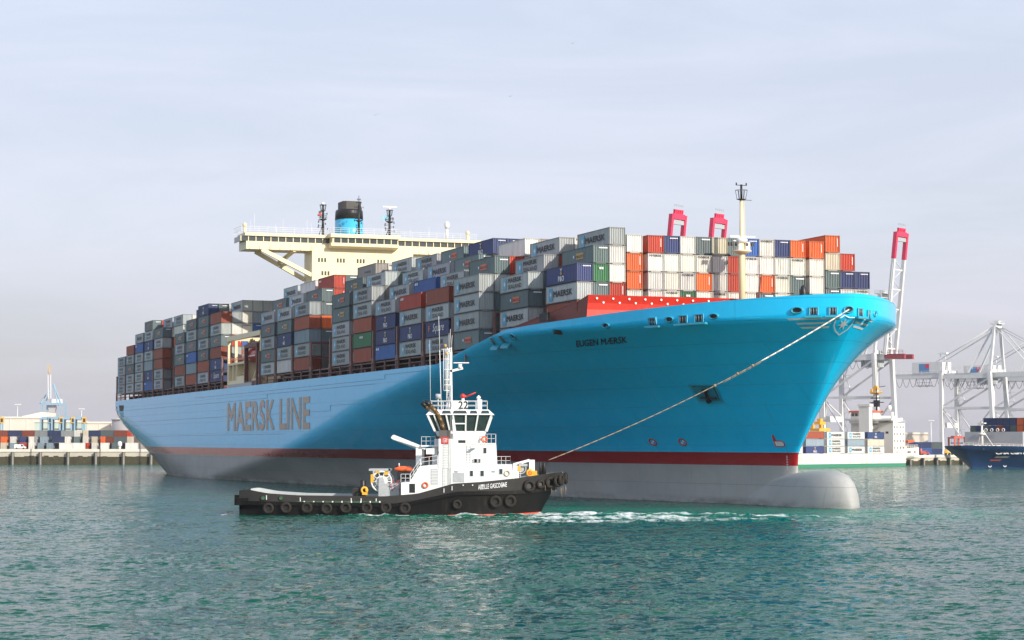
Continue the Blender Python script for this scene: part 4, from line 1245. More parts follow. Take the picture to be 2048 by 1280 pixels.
g = G(); g.tube((-191.5, 20.7, 55.8), (-191.5, 20.7, 58.6), .32); g.lathe([(.5, 58.5), (.62, 59), (.6, 59.6), (.35, 60), (.05, 60.1)], -191.5, 20.7, 12); g.build('satellite_dome', M_white, wing)
for y in (-27.4, 25.6):
    g = G(); g.box(-191.3, -190.6, y - .3, y + .3, 55.81, 57.0); g.lathe([(.1, 57.0), (.48, 57.2), (.48, 57.8), (.1, 58.1)], -191, y, 10); g.build('search_light', M_cream, wing)
g = G(); R_ = 3.25
g.lathe([(R_ * 1.03, 54), (R_, 60.7)], -202, 0, 28, 0, True, 1.2, 1.0)
fun = g.build('funnel', M_blue_f, ship)
g = G(); g.lathe([(R_ * 1.005, 60.703), (R_ * .98, 62.6), (R_ * .93, 63.0)], -202, 0, 28, 0, True, 1.2, 1.0); g.build('funnel_band', M_black, fun)
g = G(); g.prism([(-204.5, -1.8), (-203.8, -2.2), (-199.5, -2.2), (-199.0, -1.5), (-199.0, 1.5), (-199.5, 2.2), (-203.8, 2.2), (-204.5, 1.8)], 62.9, 64.9, 'z'); g.build('exhaust_trunk', paint('soot_grey', (.05, .045, .04), .6, .25, .8), fun)

# lifeboat station
g = G()
g.beam((-207, -27.2, 32.5), (-174.5, -27.2, 32.5), .9, 1.1); g.beam((-207, -27.2, 20.95), (-207, -27.2, 32.0), .6, .8); g.beam((-205, -26.0, 24), (-205, -26.0, 32.0), .6, .6); g.beam((-174.7, -27.2, 20.95), (-174.7, -27.2, 32.0), .6, .8)
g.beam((-207, -27.2, 32.5), (-205, -20, 32.5), .6, .8)
g.build('davit_gantry', M_cream, ship)
g = G()
g.box(-206, -189.5, -27.6, -24.5, 26.3, 26.8); g.box(-206, -189.5, -27.6, -24.5, 21.6, 22.7)
for x in (-206, -201.6, -198.3, -190.1): g.box(x, x + .6, -27.55, -24.6, 22.703, 26.297)
g.box(-205.6, -190, -26.2, -25.8, 24.2, 24.4); g.box(-197.6, -190, -27.5, -26.5, 22.703, 23.6)
g.build('boat_deck', M_cream, ship)
g = G(); g.rail([(-206, -27.5, 26.8), (-190, -27.5, 26.8)], 1.1, .05, 1.5, (.5, 1.0)); g.rail([(-206, -24.5, 28.8), (-194, -24.5, 28.8)], 1.1, .06, 1.5, (.33, .66, 1.0)); g.build('boat_rail', M_lifeO, ship)
g = G(); g.box(-189.3, -188.5, -27.7, -26.9, 20.95, 30.4); g.box(-178, -177.2, -27.7, -26.9, 20.95, 30.4); g.box(-188.49, -178.01, -27.7, -26.9, 29.6, 30.4); g.box(-188.49, -178.01, -27.7, -26.9, 21.2, 22.2)
g.build('boat_portal', M_maroon, ship)
g = G(); g.beam((-187, -26, 22.5), (-181, -26, 27), .5, .5); g.box(-182, -181.3, -26.4, -25.6, 22.2, 29.4); g.box(-187.5, -179, -26.4, -25.4, 22.21, 22.8); g.build('boat_cradle', M_cream, ship)
g = G(); g.box(-205, -181, -27.9, -27.2, 20.95, 21.9); g.build('accommodation_ladder', M_greyw, ship)
rows = []
for k in range(15):
    t_ = k / 14; x = -194.8 + 14.5 * t_; w = 1.9 * (max(0, 1 - abs(2 * t_ - 1) ** 2.6)) ** .5 + .02
    rows.append([(x, -25.4 + w * math.sin(a) * .8, 28.2 + w * (math.cos(a) * (1.05 if math.cos(a) > 0 else .9))) for a in np.linspace(0, 2 * math.pi, 17)])
lb = thing('lifeboat', 'covered red lifeboat hung in the cream davits between the container stacks', 'lifeboat', S2W(-187.5, 25.4, 26.4), SHIP_ROT)
off = Vector((187.5, 25.4, -26.4))
g = G(); g.grid([[tuple(Vector(p) + off) for p in r] for r in rows], 0, True); g.build('boat_hull', M_lifeR, lb)
g = G(); g.box(-1.5, 1.2, -.8, .8, 3.2, 4.1); g.build('boat_cockpit', M_lifeO, lb)
g = G(); g.box(-6, 5.5, -1.56, -1.50, 1.3, 1.6); g.build('grab_line', M_whitel, lb)
g = G()
for k in range(12):
    x = -196 + k * 1.9; g.beam((x, -26 + random.random(), 30.8 + .1 * random.random()), (x + 1.6, -25.5, 31.4 + .5 * math.sin(k)), .3, .3)
o = g.build('davit_winches', M_primer, ship)

# ------------------------------------------------------------------ tow line
p_hawse = SR @ hps(0.75, 25.4, .2)
p_tug = Vector((4.35, 252.0, 6.35))
pts = [p_hawse.lerp(p_tug, t) - Vector((0, 0, 1.1 * 4 * t * (1 - t))) for t in np.linspace(0, 1, 40)]
tl = thing('tow_line', 'tow line running taut from the blue bow down to the tug', 'rope', p_tug)
q = [p - p_tug for p in pts]
g = G(); g.path(q[:13], .095, 6); g.build('white_pennant', M_ropew, tl)
g = G(); g.path(q[12:], .06, 6)
for k in (13, 15, 18): g.tube(q[k], q[k].lerp(q[k + 1], .25), .19, n=6)
g.path([a + Vector((0, 0, -.16)) for a in q[12:18]], .04, 4)
g.build('main_line', M_ropeb, tl)

# ------------------------------------------------------------------ the tug
TUGX, TUGY = -32.8, 252.0
tug = thing('harbour_tug', 'black and white harbour tug with a row of tyre fenders, seen side on', 'tug', (TUGX, TUGY, 0))
nx = lambda v: -.02 + .01989 * v
nz = lambda v: 16.87 - .0199 * v
hx = lambda v: -.29 + .02005 * v
hz = lambda v: 16.94 - .02006 * v
cx = lambda v: -.83 + .02038 * v
cz = lambda v: 17.085 - .02038 * v
TGX = [0, 1.2, 2, 4.4, 8, 17.4, 18.0, 21.8, 26, 29, 33.8, 36.5, 39.6]
TTOP = [2.55, 2.9, 3.0, 2.55, 2.32, 2.2, 2.2, 2.5, 3.68, 3.85, 4.3, 4.7, 5.1]
def t_top(x): return float(np.interp(x, TGX, TTOP))
def t_knee(x): return float(np.interp(x, [0, 2, 19, 21, 26.4, 34, 39.6], [1.75, 1.5, 1.22, 1.45, 2.6, 2.7, 3.3]))
def t_half(x, z):
    tip = 36.3 + min(max(z, 0), 5.1) * .55
    st_ = .55 + .07 * max(0, min(z, 2))
    x0 = .25 if z > 1 else 0.9
    a = min(1, max(0, (x - x0) / 5.0)); fr = min(1, max(0, (tip - x) / (11.5 + .5 * max(z, 0))))
    stern = 4.6 + 1.4 * (1 - (1 - a) ** 2)
    if x < x0: stern = 4.6 * max(0, 1 - (x0 - x))
    return stern * (1 - (1 - fr) ** 2.3) ** .62
tx = np.concatenate([[1.0, 1.2, 1.6, 2.2, 3], np.linspace(4, 26, 34), np.linspace(26.5, 36, 16), 36 + 2.85 * (1 - (1 - np.linspace(.05, 1, 14)) ** 1.6)])
g = G()
for sd in (1, -1):
    low, band = [], []
    for f in np.linspace(0, 1, 8):
        r = []
        for x in tx:
            z = -0.9 + f * (t_knee(x) + .9); tip = 36.3 + max(z, 0) * .55
            xx = min(x, x - max(0, (x - 30) / 9) * (39.1 - tip)) if x > 30 else x
            r.append((xx, -sd * t_half(xx, z), z))
        low.append(r)
    g.grid(low, 0, True, flip=(sd < 0), mfun=lambda a, b: 2 if (low[a + 1][b][2] < .38 and b > 36) else 0)
    for f in np.linspace(0, 1, 5):
        r = []
        for x in tx:
            z = t_knee(x) + f * (t_top(x) - t_knee(x)); tip = 36.3 + max(z, 0) * .55
            xx = x - max(0, (x - 30) / 9) * (39.1 - tip) if x > 30 else x
            r.append((xx, -sd * t_half(xx, z) * (1 - .012 * f) , z))
        band.append(r)
    g.grid(band, 1, True, flip=(sd < 0))
    inn = [(p[0] + (.15 if p[0] < 2 else 0), -sd * max(0, abs(p[1]) - .18), p[2]) for p in band[-1]]
    inl = [(p[0], p[1], max(p[2] - (1.15 if p[0] < 29 else .12), .9)) for p in inn]
    g.grid([band[-1], inn], 1, False, flip=(sd < 0))
    g.grid([inn, inl], 3, True, flip=(sd < 0))
zz_ = [-.9, .4, 1.5, 2.0, 2.55]
g.grid([[(1.0, -t_half(1.0, z), z) for z in zz_], [(1.0, t_half(1.0, z), z) for z in zz_]], 0, False)
g.build('hull', [M_tugblack, M_tugband, M_tugred, M_greyw], tug)
g = G()
for a, b in zip(tx[:-1], tx[1:]):
    if b > 38: break
    za, zb = max(t_top(a) - 1.0, .95), max(t_top(b) - 1.0, .95)
    g.poly([(a, -t_half(a, za) + .25, za), (b, -t_half(b, zb) + .25, zb), (b, t_half(b, zb) - .25, zb), (a, t_half(a, za) - .25, za)])
g.build('deck', M_tugdeck, tug)
g = G()          # rubbing strake and stern fender
pts = [(x, -t_half(x, t_knee(x)) - .10, t_knee(x) - .05) for x in np.linspace(1.0, 38, 60)]
for a, b in zip(pts[:-1], pts[1:]): g.beam(a, b, .34, .42)
g.box(.45, 1.15, -4.9, 4.9, 1.15, 2.35); g.box(.75, 2.6, -5.45, -4.4, 1.2, 2.0)
g.build('rubbing_strake', M_tugblack, tug)
g = G()
for zx in (1253, 1300, 712, 770, 858, 218, 415): g.box(nx(zx) - .04, nx(zx) + .05, -6.09, -6.0, t_top(nx(zx)) - .75, t_top(nx(zx)) - .25)
for zx in (1365, 1420, 1475, 1480, 1540, 1592, 1600): g.box(nx(zx) - .07, nx(zx) + .07, -t_half(nx(zx), 3.5) - .08, -t_half(nx(zx), 3.5), 3.42, 3.56)
g.build('draught_marks', M_whitel, tug)
g = G(); add_text(g, 'ABEILLE GASCOGNE', lambda a, b: (nx(1452) + (nx(1620) - nx(1452)) * a, -t_half(nx(1452) + 3.35 * a, 3.3) - .10, 2.96 + .32 * a + .56 * b), 0, .008, 0, 1); g.build('name_lettering', M_whitel, tug)
g = G()      # freeing ports along the low deck edge
for k in range(9):
    x = nx(395 + k * 55); g.box(x, x + .75, -6.13, -5.9, 1.46, 1.62, 0)
    g.box(x + .8, x + .95, -6.14, -5.9, 1.46, 1.66, 1)
g.build('freeing_ports', [M_tugdeck, M_whitel], tug)
for zx in (198, 303): 
    g = G(); g.torus((nx(zx), -t_half(nx(zx), 2) - .06, 2.0), (0, 1, 0), .25, .06, 12, 6, 0); g.poly([(nx(zx) + .24 * math.cos(a), -t_half(nx(zx), 2) - .09, 2.0 + .2 * math.sin(a)) for a in np.linspace(0, 6.283, 13)[:-1]], 1); g.build('hawse_hole', [M_tugband, M_tugdeck], tug)
def tyre(x, y, z, R, ax):
    g = G(); g.torus((0, 0, 0), ax, R * .72, R * .28, 20, 8, 0, 1.15); 
    n = Vector(ax).normalized()
    a = n.orthogonal().normalized(); b = n.cross(a)
    g.poly([tuple(a * (R * .5 * math.cos(t)) + b * (R * .5 * math.sin(t)) - n * R * .1) for t in np.linspace(0, 2 * math.pi, 13)[:-1]], 1)
    return g.build('tyre_fender', [M_tyre, M_black], tug, (x, y, z))
for zx in (230, 333, 455, 570, 680, 803, 915, 1027):
    x = nx(zx); tyre(x, -t_half(x, .9) - .35, .86 + random.uniform(-.06, .08), .68, (0, -1, 0.05))
for zx, zy, R in ((1330, 784, .56), (1553, 768, .74), (1640, 766, .74)):
    x = nx(zx); tyre(x, -t_half(x, nz(zy)) - .30, nz(zy), R, (.1, -1, 0))
for zx, zy, R, a in ((1745, 673, .74, .25), (1810, 664, .52, .35), (1865, 655, .70, .5), (1911, 647, .72, .8), (1950, 638, .70, 1.15)):
    x = cx(zx); x = min(x, 38.5); y = -t_half(x, nz(zy)) if x < 38.0 else -2.2
    tyre(x + .1, y - .28, cz(zy), R, (math.sin(a), -math.cos(a), .05))
tyre(39.2, 0.4, 4.2, .72, (1, -.12, 0)); tyre(38.6, 2.6, 4.2, .72, (.8, .6, 0))
for zx, zy in ((555, 770), (333, 815), (1745, 673), (1911, 647)):
    pass
g = G()
for k in range(10):
    x = 36.6 + random.random() * 2.6; y = -max(.5, t_half(min(x, 38.6), 3.6)) - .5; z = 3.0 + random.random() * .6
    g.tube((x, y, z), (x + random.uniform(-.2, .2), y, z - .4 - random.random() * .7), .035, n=4)
g.build('frayed_ropes', M_ropeb, tug)

# deckhouse: three white tiers
HY = 4.1
z1 = hz(553)
g = G()
prof = [(hx(1003), 1.6), (hx(1003), hz(657)), (hx(1052), hz(657)), (hx(1105), hz(566)), (hx(1160), hz(548)), (hx(1190), hz(535)), (hx(1215), hz(500)), (hx(1215), hz(553)), (hx(1650), z1), (hx(1662), 3.5), (hx(1300), 2.9), (hx(1100), 1.6)]
prof = [(hx(1003), 1.6), (hx(1662), 3.2), (hx(1650), z1), (hx(1215), z1 + .02), (hx(1110), hz(562)), (hx(1052), hz(655)), (hx(1003), hz(657))]
g.prism(prof, -HY, HY, 'y')
g.build('lower_deckhouse', M_tugw, tug)
z2 = hz(432)
g = G(); g.prism([(hx(1308), z1 + .023), (hx(1562), z1 + .003), (hx(1556), z2), (hx(1308), z2)], -3.4, 3.4, 'y'); g.build('upper_deckhouse', M_tugw, tug)
zw0, zw1 = hz(372), cz(250)
g = G(); g.prism([(hx(1296), z2 + .003), (hx(1490), z2 + .003), (hx(1490), zw0), (hx(1296), zw0)], -3.0, 3.0, 'y'); g.box(hx(1296), hx(1555), -3.5, 3.5, z2 + .004, z2 + .10); g.build('wheelhouse_base', M_tugw, tug)
# wheelhouse: windows lean outward
zs, zt_ = hz(357), hz(262)
bx0, bx1, tx0, tx1, by, ty = cx(1205), cx(1500), cx(1163), cx(1532), 2.7, 3.25
def wpt(fx, fy, z):
    f = (z - zs) / (zt_ - zs)
    return ((bx0 + (tx0 - bx0) * f) + ((bx1 + (tx1 - bx1) * f) - (bx0 + (tx0 - bx0) * f)) * fx, (by + (ty - by) * f) * fy, z)
g = G()
g.hexa([wpt(0, -1, zw0 - .3), wpt(1, -1, zw0 - .3), wpt(1, 1, zw0 - .3), wpt(0, 1, zw0 - .3), wpt(0, -1, zs), wpt(1, -1, zs), wpt(1, 1, zs), wpt(0, 1, zs)])
g.hexa([(tx0 - .2, -3.4, zt_), (tx1 + .35, -3.4, zt_), (tx1 + .35, 3.4, zt_), (tx0 - .2, 3.4, zt_), (tx0 + .35, -2.9, zw1 + .32), (tx1 - .35, -2.9, zw1 + .32), (tx1 - .35, 2.9, zw1 + .32), (tx0 + .35, 2.9, zw1 + .32)])
wh = g.build('wheelhouse', M_tugw, tug)
fr = G(); cols = [0.0, .10, .29, .40, .60, .79, 1.0]
for j, f in enumerate(cols):
    for fy in (-1, 1):
        w = .05 if 0 < j < len(cols) - 1 else .07
        fr.beam(wpt(f, fy, zs), wpt(f, fy, zt_), w * 3.6, .16, up=(0, 1, 0))
for f in (-.33, .33):
    for fx in (0, 1): fr.beam(wpt(fx, f, zs), wpt(fx, f, zt_), .16, .2, up=(1, 0, 0))
zm = zs + (zt_ - zs) * .46
fr.beam(wpt(.40, -1, zm), wpt(.60, -1, zm), .14, .14)
fr.build('window_frame', M_tugw, wh)
for fy in (-1, 1):
    for a, b in zip(cols[:-1], cols[1:]):
        g = G(); e = .965
        g.poly([wpt(a, fy * e, zs), wpt(b, fy * e, zs), wpt(b, fy * e, zt_), wpt(a, fy * e, zt_)]); g.build('window_pane', M_glass, wh)
for fx in (.012, .988):
    for a, b in ((-1, -.33), (-.33, .33), (.33, 1)):
        g = G(); g.poly([wpt(fx, a, zs), wpt(fx, b, zs), wpt(fx, b, zt_), wpt(fx, a, zt_)]); g.build('window_pane', M_glass, wh)
g = G(); g.box(wpt(.42, 0, zs)[0], wpt(.5, 0, zs)[0], -2.55, -2.3, zs + .05, zs + .6, 0); g.box(wpt(.64, 0, zs)[0], wpt(.74, 0, zs)[0], -2.55, -2.2, zs + .0, zs + .5, 1); g.build('console', [M_ochre, M_whitel], wh)
for a, b in ((1245, 1300), (1308, 1392), (1405, 1452), (1470, 1522)):      # sloping roof lights
    f0, f1 = .22, .80
    P = lambda zx, f: (cx(zx), -3.4 + .5 * f - .012, zt_ + (zw1 + .32 - zt_) * f + .01)
    g = G(); g.poly([P(a, f0), P(b, f0), P(b - 8, f1), P(a + 6, f1)]); g.build('roof_light', M_glass, wh)
ztop = zw1 + .32
g = G()
rp = [(cx(1180), -2.7, ztop), (cx(1505), -2.7, ztop), (cx(1505), 2.7, ztop), (cx(1180), 2.7, ztop), (cx(1180), -2.7, ztop)]
g.rail(rp, 1.05, .03, 1.3); g.build('roof_railing', M_tugw, wh)
g = G(); g.box(cx(1300), cx(1395), -2.78, -2.74, ztop + .05, ztop + 1.02); bd = g.build('number_board', M_tugw, wh)
g = G(); add_text(g, '22', lambda a, b: (cx(1340) + (cx(1397) - cx(1340)) * a, -2.80, ztop + .08 + .92 * b), 0, .02); g.build('number_lettering', M_letter, bd)
# fire monitor, horn, lamps on the roof
g = G(); g.tube((cx(1365), -1.4, ztop), (cx(1365), -1.4, ztop + 1.35), .22, .18, 10); mon = g.build('monitor_stand', M_tugw, wh)
g = G(); g.lathe([(.16, ztop + 1.36), (.26, ztop + 1.5), (.26, ztop + 1.75), (.1, ztop + 1.9)], cx(1365), -1.4, 10); g.tube((cx(1365) - .35, -1.4, ztop + 1.62), (cx(1390), -1.4, ztop + 1.6), .11); g.tube((cx(1385), -1.4, ztop + 1.58), (cx(1440), -1.4, ztop + 2.05), .12, .06); g.build('fire_monitor', M_fireR, wh)
g = G(); g.tube((cx(1455), 0, ztop), (cx(1455), 0, ztop + 1.3), .2); g.lathe([(.2, ztop + 1.3), (.28, ztop + 1.5), (.05, ztop + 1.75)], cx(1455), 0, 10); g.tube((cx(1467), .5, ztop), (cx(1467), .5, ztop + 1.25), .16); g.build('search_light', M_tugw, wh)
g = G(); g.tube((cx(1222), -2.4, ztop), (cx(1222), -2.4, ztop + 1.3), .09); g.tube((cx(1208), -2.4, ztop + 1.55), (cx(1238), -2.4, ztop + 1.55), .34, .30, 12); g.build('search_light', M_greyw, wh)
# mast
g = G(); xm = cx(1286); zb_, zt2 = z1, cz(-128)
for dx, dy in ((-.28, -.25), (.28, -.25), (0, .35)):
    g.tube((xm + dx * 1.2, -1.2 + dy, zw1), (xm + dx * .8, -1.2 + dy * .8, zt2), .075, .055, 6)
n = 22
for k in range(n):
    z0 = zw1 + (zt2 - zw1) * k / n; zq = zw1 + (zt2 - zw1) * (k + 1) / n; sg = 1 if k % 2 else -1
    g.tube((xm - .3 * sg, -1.45, z0), (xm + .3 * sg, -1.45, zq), .035, n=4); g.tube((xm - .3, -1.45, z0), (xm + .3, -1.45, z0), .03, n=4)
g.tube((cx(1302), -3.3, z1), (cx(1297), -1.5, cz(90)), .10, .08); g.tube((cx(1328), -3.4, z1 + .2), (cx(1303), -3.0, cz(250)), .12, .09)
g.tube((cx(1300), -3.0, cz(250)), (cx(1296), -1.3, cz(100)), .09)
g.poly([(cx(1262), -1.5, ztop), (cx(1318), -1.5, ztop), (cx(1296), -1.5, ztop + 1.5), (cx(1280), -1.5, ztop + 1.5)]); g.box(cx(1290), cx(1302), -1.5, -1.2, ztop, zt2 - .5)
ms = g.build('lattice_mast', M_tugw, tug)
g = G()
x0, x1 = cx(1253), cx(1278)
for x in (x0, (x0 + x1) / 2 , x1): g.tube((x, -1.5, cz(123)), (x, -1.5, cz(-118)), .045, n=5)
for zy in (-118, -60, 0, 60, 90, 123): g.tube((x0, -1.5, cz(zy)), (xm, -1.5, cz(zy)), .05, n=5)
g.tube((cx(1237), -1.5, cz(-118)), (x0, -1.5, cz(-118)), .04, n=4)
g.build('mast_cage', M_tugw, ms)
g = G(); g.beam((xm + .1, -1.4, cz(10)), (cx(1365), -1.4, cz(-8)), .2, .28); g.tube((cx(1348), -1.4, cz(-5)), (cx(1348), -1.4, cz(-32)), .25, .22, 10); g.box(cx(1310), cx(1400), -1.5, -1.25, cz(-36), cz(-42)); g.build('radar_scanner', M_white, ms)
g = G()
g.tube((cx(1240), -2.0, cz(230)), (cx(1230), -2.0, cz(-110)), .05, .045, 5); g.tube((cx(1230), -2.0, cz(-110)), (cx(1224), -2.0, cz(-310)), .035, .02, 5)
g.tube((cx(1178), -2.4, cz(200)), (cx(1173), -2.4, cz(-170)), .035, .015, 5); g.tube((cx(1287), -1.3, zt2), (cx(1291), -1.3, cz(-236)), .04, .02, 5); g.tube((cx(1296), -1.3, zt2), (cx(1302), -1.3, cz(-200)), .03, .015, 5); g.tube((cx(1281), -1.4, zt2), (cx(1283), -1.4, cz(-210)), .02, .015, 4)
g.build('whip_aerials', M_tugw, ms)
g = G(); g.lathe([(.14, zt2), (.2, zt2 + .25), (.1, zt2 + .4)], xm - .5, -1.4, 8); g.lathe([(.1, zt2 - .9), (.14, zt2 - .7), (.06, zt2 - .5)], xm - .3, -1.5, 8); g.build('mast_lamp', M_ochre, ms)
# funnels with curved exhaust pipes, one each side
def funnel(sd, dx):
    y = -3.3 * sd
    g = G(); g.box(hx(1222) + dx, hx(1312) + dx, y - .85, y + .85, z1 - .5, hz(402)); g.hexa([(hx(1215) + dx, y - .85, z1 - .6), (hx(1224) + dx, y - .85, z1 - .6), (hx(1224) + dx, y + .85, z1 - .6), (hx(1215) + dx, y + .85, z1 - .6), (hx(1219) + dx, y - .85, hz(500)), (hx(1224) + dx, y - .85, hz(470)), (hx(1224) + dx, y + .85, hz(470)), (hx(1219) + dx, y + .85, hz(500))])
    f = g.build('funnel_casing', M_tugw, tug)
    g = G(); g.box(hx(1226) + dx, hx(1290) + dx, y - .6, y + .6, hz(402) + .003, hz(352)); g.build('funnel_top', paint('sooty_grey', (.10, .095, .09), .6, .2, 1), f)
    g = G(); P = [(hx(1250) + dx, y, hz(352)), (hx(1238) + dx, y, hz(310)), (hx(1222) + dx, y, hz(270)), (hx(1205) + dx, y, hz(245)), (hx(1180) + dx, y, hz(218)), (hx(1160) + dx, y, hz(198))]
    for a, b in zip(P[:-1], P[1:]): g.tube(a, b, .25, .25, 10)
    for p in P[1:-1]: g.lathe([(.01, p[2] - .25), (.2, p[2] - .15), (.25, p[2]), (.2, p[2] + .15), (.01, p[2] + .25)], p[0], p[1], 8)
    pp = g.build('exhaust_pipe', M_exh, f)
    a, b = Vector(P[-1]), Vector(P[-2]); d = (a - b).normalized()
    g = G(); g.tube(a - d * .35, a + d * .45, .27, .28, 10); g.build('exhaust_mouth', M_black, pp)
    return f
f1 = funnel(1, 0.0); f2 = funnel(-1, -.75)
g = G(); y = -4.18; g.box(hx(1237), hx(1280), y - .03, y, hz(432), hz(392), 0)
bx, bz, u_ = hx(1247), hz(424), .065
for a, b, c, d in ((0, 0, 8, 1), (0, 1, 1, 6), (0, 6, 8, 7), (7, 4, 8, 6), (3, 2, 7, 3), (3, 3, 4, 5), (3, 4, 7, 5)): g.box(bx + a * u_, bx + c * u_, y - .045, y - .031, bz + b * u_, bz + d * u_, 1)
g.build('funnel_badge', [M_fireR, M_whitel], f1)
g = G()
for x in (hx(1254), hx(1285)): g.tube((x, -4.3, hz(695)), (x, -4.3, hz(400)), .025, n=4)
for k in range(20): z = hz(690) + k * (hz(405) - hz(690)) / 19; g.tube((hx(1254), -4.3, z), (hx(1285), -4.3, z), .02, n=4)
for x in (hx(1292), hx(1300)): g.tube((x, -4.32, hz(690)), (x, -4.32, hz(180)), .022, n=4)
g.build('casing_ladder', M_greyw, f1)
# portholes, doors, louvres
def rect_part(name, x0, x1, za, zb, y, mat, d=.03):
    g = G(); g.box(hx(x0), hx(x1), y - d, y + .02, hz(zb), hz(za)); return g.build(name, mat, tug)
for a, b, c, d, y in ((1405, 1423, 588, 620, -HY), (1466, 1486, 588, 620, -HY), (1576, 1595, 578, 608, -HY), (1483, 1501, 455, 487, -3.4)):
    rect_part('porthole_frame', a - 3, b + 3, c - 3, d + 3, y, M_tugw, .05); rect_part('porthole', a, b, c, d, y - .031, M_glass)
rect_part('wheelhouse_slot', 1335, 1378, 410, 428, -3.0, M_hole)
rect_part('louvre_door', 1177, 1219, 578, 670, -HY, M_greyw, .04); rect_part('side_door', 1052, 1085, 664, 716, -HY, M_hole, .05); rect_part('side_alcove', 1306, 1372, 600, 655, -HY, M_greyw, .04)
rect_part('vent_box', 1150, 1197, 458, 492, -3.6, M_tugw, .9)
g = G()
for k in range(10): g.box(hx(1179), hx(1217), -HY - .07, -HY - .041, hz(668) + k * .175, hz(668) + k * .175 + .06)
g.build('louvre_slats', M_tugw, tug)
g = G(); g.torus((hx(1145), -HY - .12, hz(672)), (0, 1, 0), .30, .085, 18, 8); lbu = g.build('lifebuoy', M_lifeO, tug)
g = G(); g.torus((hx(1488), -3.45, hz(405)), (0, 1, 0), .30, .085, 18, 8); g.build('lifebuoy', M_lifeO, tug)
g = G(); g.torus((hx(1622), -HY - .10, hz(603)), (0, 1, 0), .30, .06, 18, 8); g.build('coiled_hose', paint('hose_beige', (.55, .48, .30), .7, .1, 3), tug)
g = G()
g.rail([(hx(1480), -3.4, z2 + .1), (hx(1553), -3.4, z2 + .1), (hx(1553), 3.4, z2 + .1)], 1.05, .03, .55)
g.rail([(hx(1562), -3.9, z1), (hx(1640), -3.9, z1), (hx(1640), 3.9, z1)], .95, .03, .45)
g.rail([(hx(1655), -HY, 4.1), (hx(1700), -HY, 4.15)], .9, .03, .9)
for dy in (0, -1.0):
    pa, pb, pc = (hx(1003), -HY + .05 + dy * .0, hz(656)), (hx(1062), -HY + .05, hz(648)), (hx(1118), -HY + .05, hz(560))
    g.rail([(hx(1002), -HY, hz(655)), (hx(1055), -HY, hz(655))], .95, .035, .7); g.rail([(hx(1058), -HY, hz(652)), (hx(1115), -HY, hz(566))], .95, .035, .8); g.rail([(hx(1118), -HY, hz(562)), (hx(1215), -HY, hz(548))], .95, .035, 1.0)
    break
g.rail([(hx(1118), -2.6, hz(440)), (hx(1200), -2.6, hz(440))], 1.0, .03, .6); g.box(hx(1115), hx(1215), -2.7, 2.7, hz(448), hz(440)); g.box(hx(1118), hx(1130), -.5, .5, z1, hz(449)); g.box(hx(1180), hx(1212), -2, 2, z1, hz(449))
g.build('deck_railing', M_tugw, tug)
g = G()
for x in (hx(1385), hx(1407)): g.tube((x, -3.5, z1), (x + .06, -3.5, hz(440)), .025, n=4)
for k in range(8): g.tube((hx(1385), -3.5, z1 + .3 * k), (hx(1407), -3.5, z1 + .3 * k), .02, n=4)
g.build('deck_ladder', M_greyw, tug)
g = G()
for a, b in ((1425, 1470), (1430, 1445), (1455, 1462)): g.box(hx(a), hx(b), -3.62, -3.41, hz(540), hz(520))
for zx in (1318, 1418, 1535): g.box(hx(zx), hx(zx + 18), -4.22, -3.42, hz(595) if zx != 1418 else hz(460), hz(588) if zx != 1418 else hz(453))
g.build('deck_fittings', M_greyw, tug)
g = G(); g.prism([(hx(938), hz(396)), (hx(946), hz(404)), (hx(1140), hz(466)), (hx(1150), hz(456)), (hx(955), hz(378)), (hx(945), hz(384))], -2.4, -1.7, 'y'); g.prism([(hx(945), hz(408)), (hx(1085), hz(462)), (hx(1095), hz(452)), (hx(960), hz(398))], -1.5, -1.0, 'y'); g.box(hx(1085), hx(1120), -2.3, -1.1, z1, hz(452)); g.build('deck_crane', M_tugw, tug)
# towing winch aft
g = G()
for y in (-2.4, 2.4):
    g.prism([(cx(875), 1.5), (cx(945), 1.5), (cx(905), cz(625)), (cx(882), cz(625))], y - .15, y + .15, 'y')
g.box(cx(880), cx(1000), -2.6, 2.6, 1.3, cz(660)); g.box(cx(822), cx(945), -2.2, 2.2, cz(588), cz(576)); g.box(cx(845), cx(856), -2.2, -1.9, cz(640), cz(588)); g.box(cx(935), cx(945), -2.2, -1.9, cz(640), cz(576))
wn_ = g.build('towing_winch', M_greyw, tug)
g = G(); g.torus((cx(895), -2.2, cz(650)), (0, 1, 0), 1.18, .10, 24, 6); g.torus((cx(895), 2.2, cz(650)), (0, 1, 0), 1.18, .10, 24, 6); g.tube((cx(895), -2.2, cz(650)), (cx(895), 2.2, cz(650)), .7, n=14)
for k in range(10): a = k * .628; g.tube((cx(895), -2.2, cz(650)), (cx(895) + 1.15 * math.cos(a), -2.2, cz(650) + 1.15 * math.sin(a)), .06, n=4)
g.build('winch_drum', M_white, wn_)
g = G(); g.box(cx(833), cx(850), -2.3, -1.7, cz(655), cz(608)); g.box(cx(912), cx(935), -2.3, -1.9, cz(612), cz(592)); g.box(cx(860), cx(885), -2.3, -1.8, cz(600), cz(590)); g.build('winch_brake', M_yellow, wn_)
g = G()
for k in range(14): 
    x = cx(955) + random.random() * .9; z = cz(690) + random.random() * 1.0; g.tube((x, -2.7, z), (x + random.uniform(-.4, .4), -2.75, z + random.uniform(-.3, .3)), .045, n=4)
g.build('hydraulic_hoses', [M_fireR], wn_)
g = G(); g.lathe([(.34, 1.3), (.34, cz(645)), (.2, cz(638))], cx(785), -1.5, 12); g.build('towing_bollard', M_black, tug)
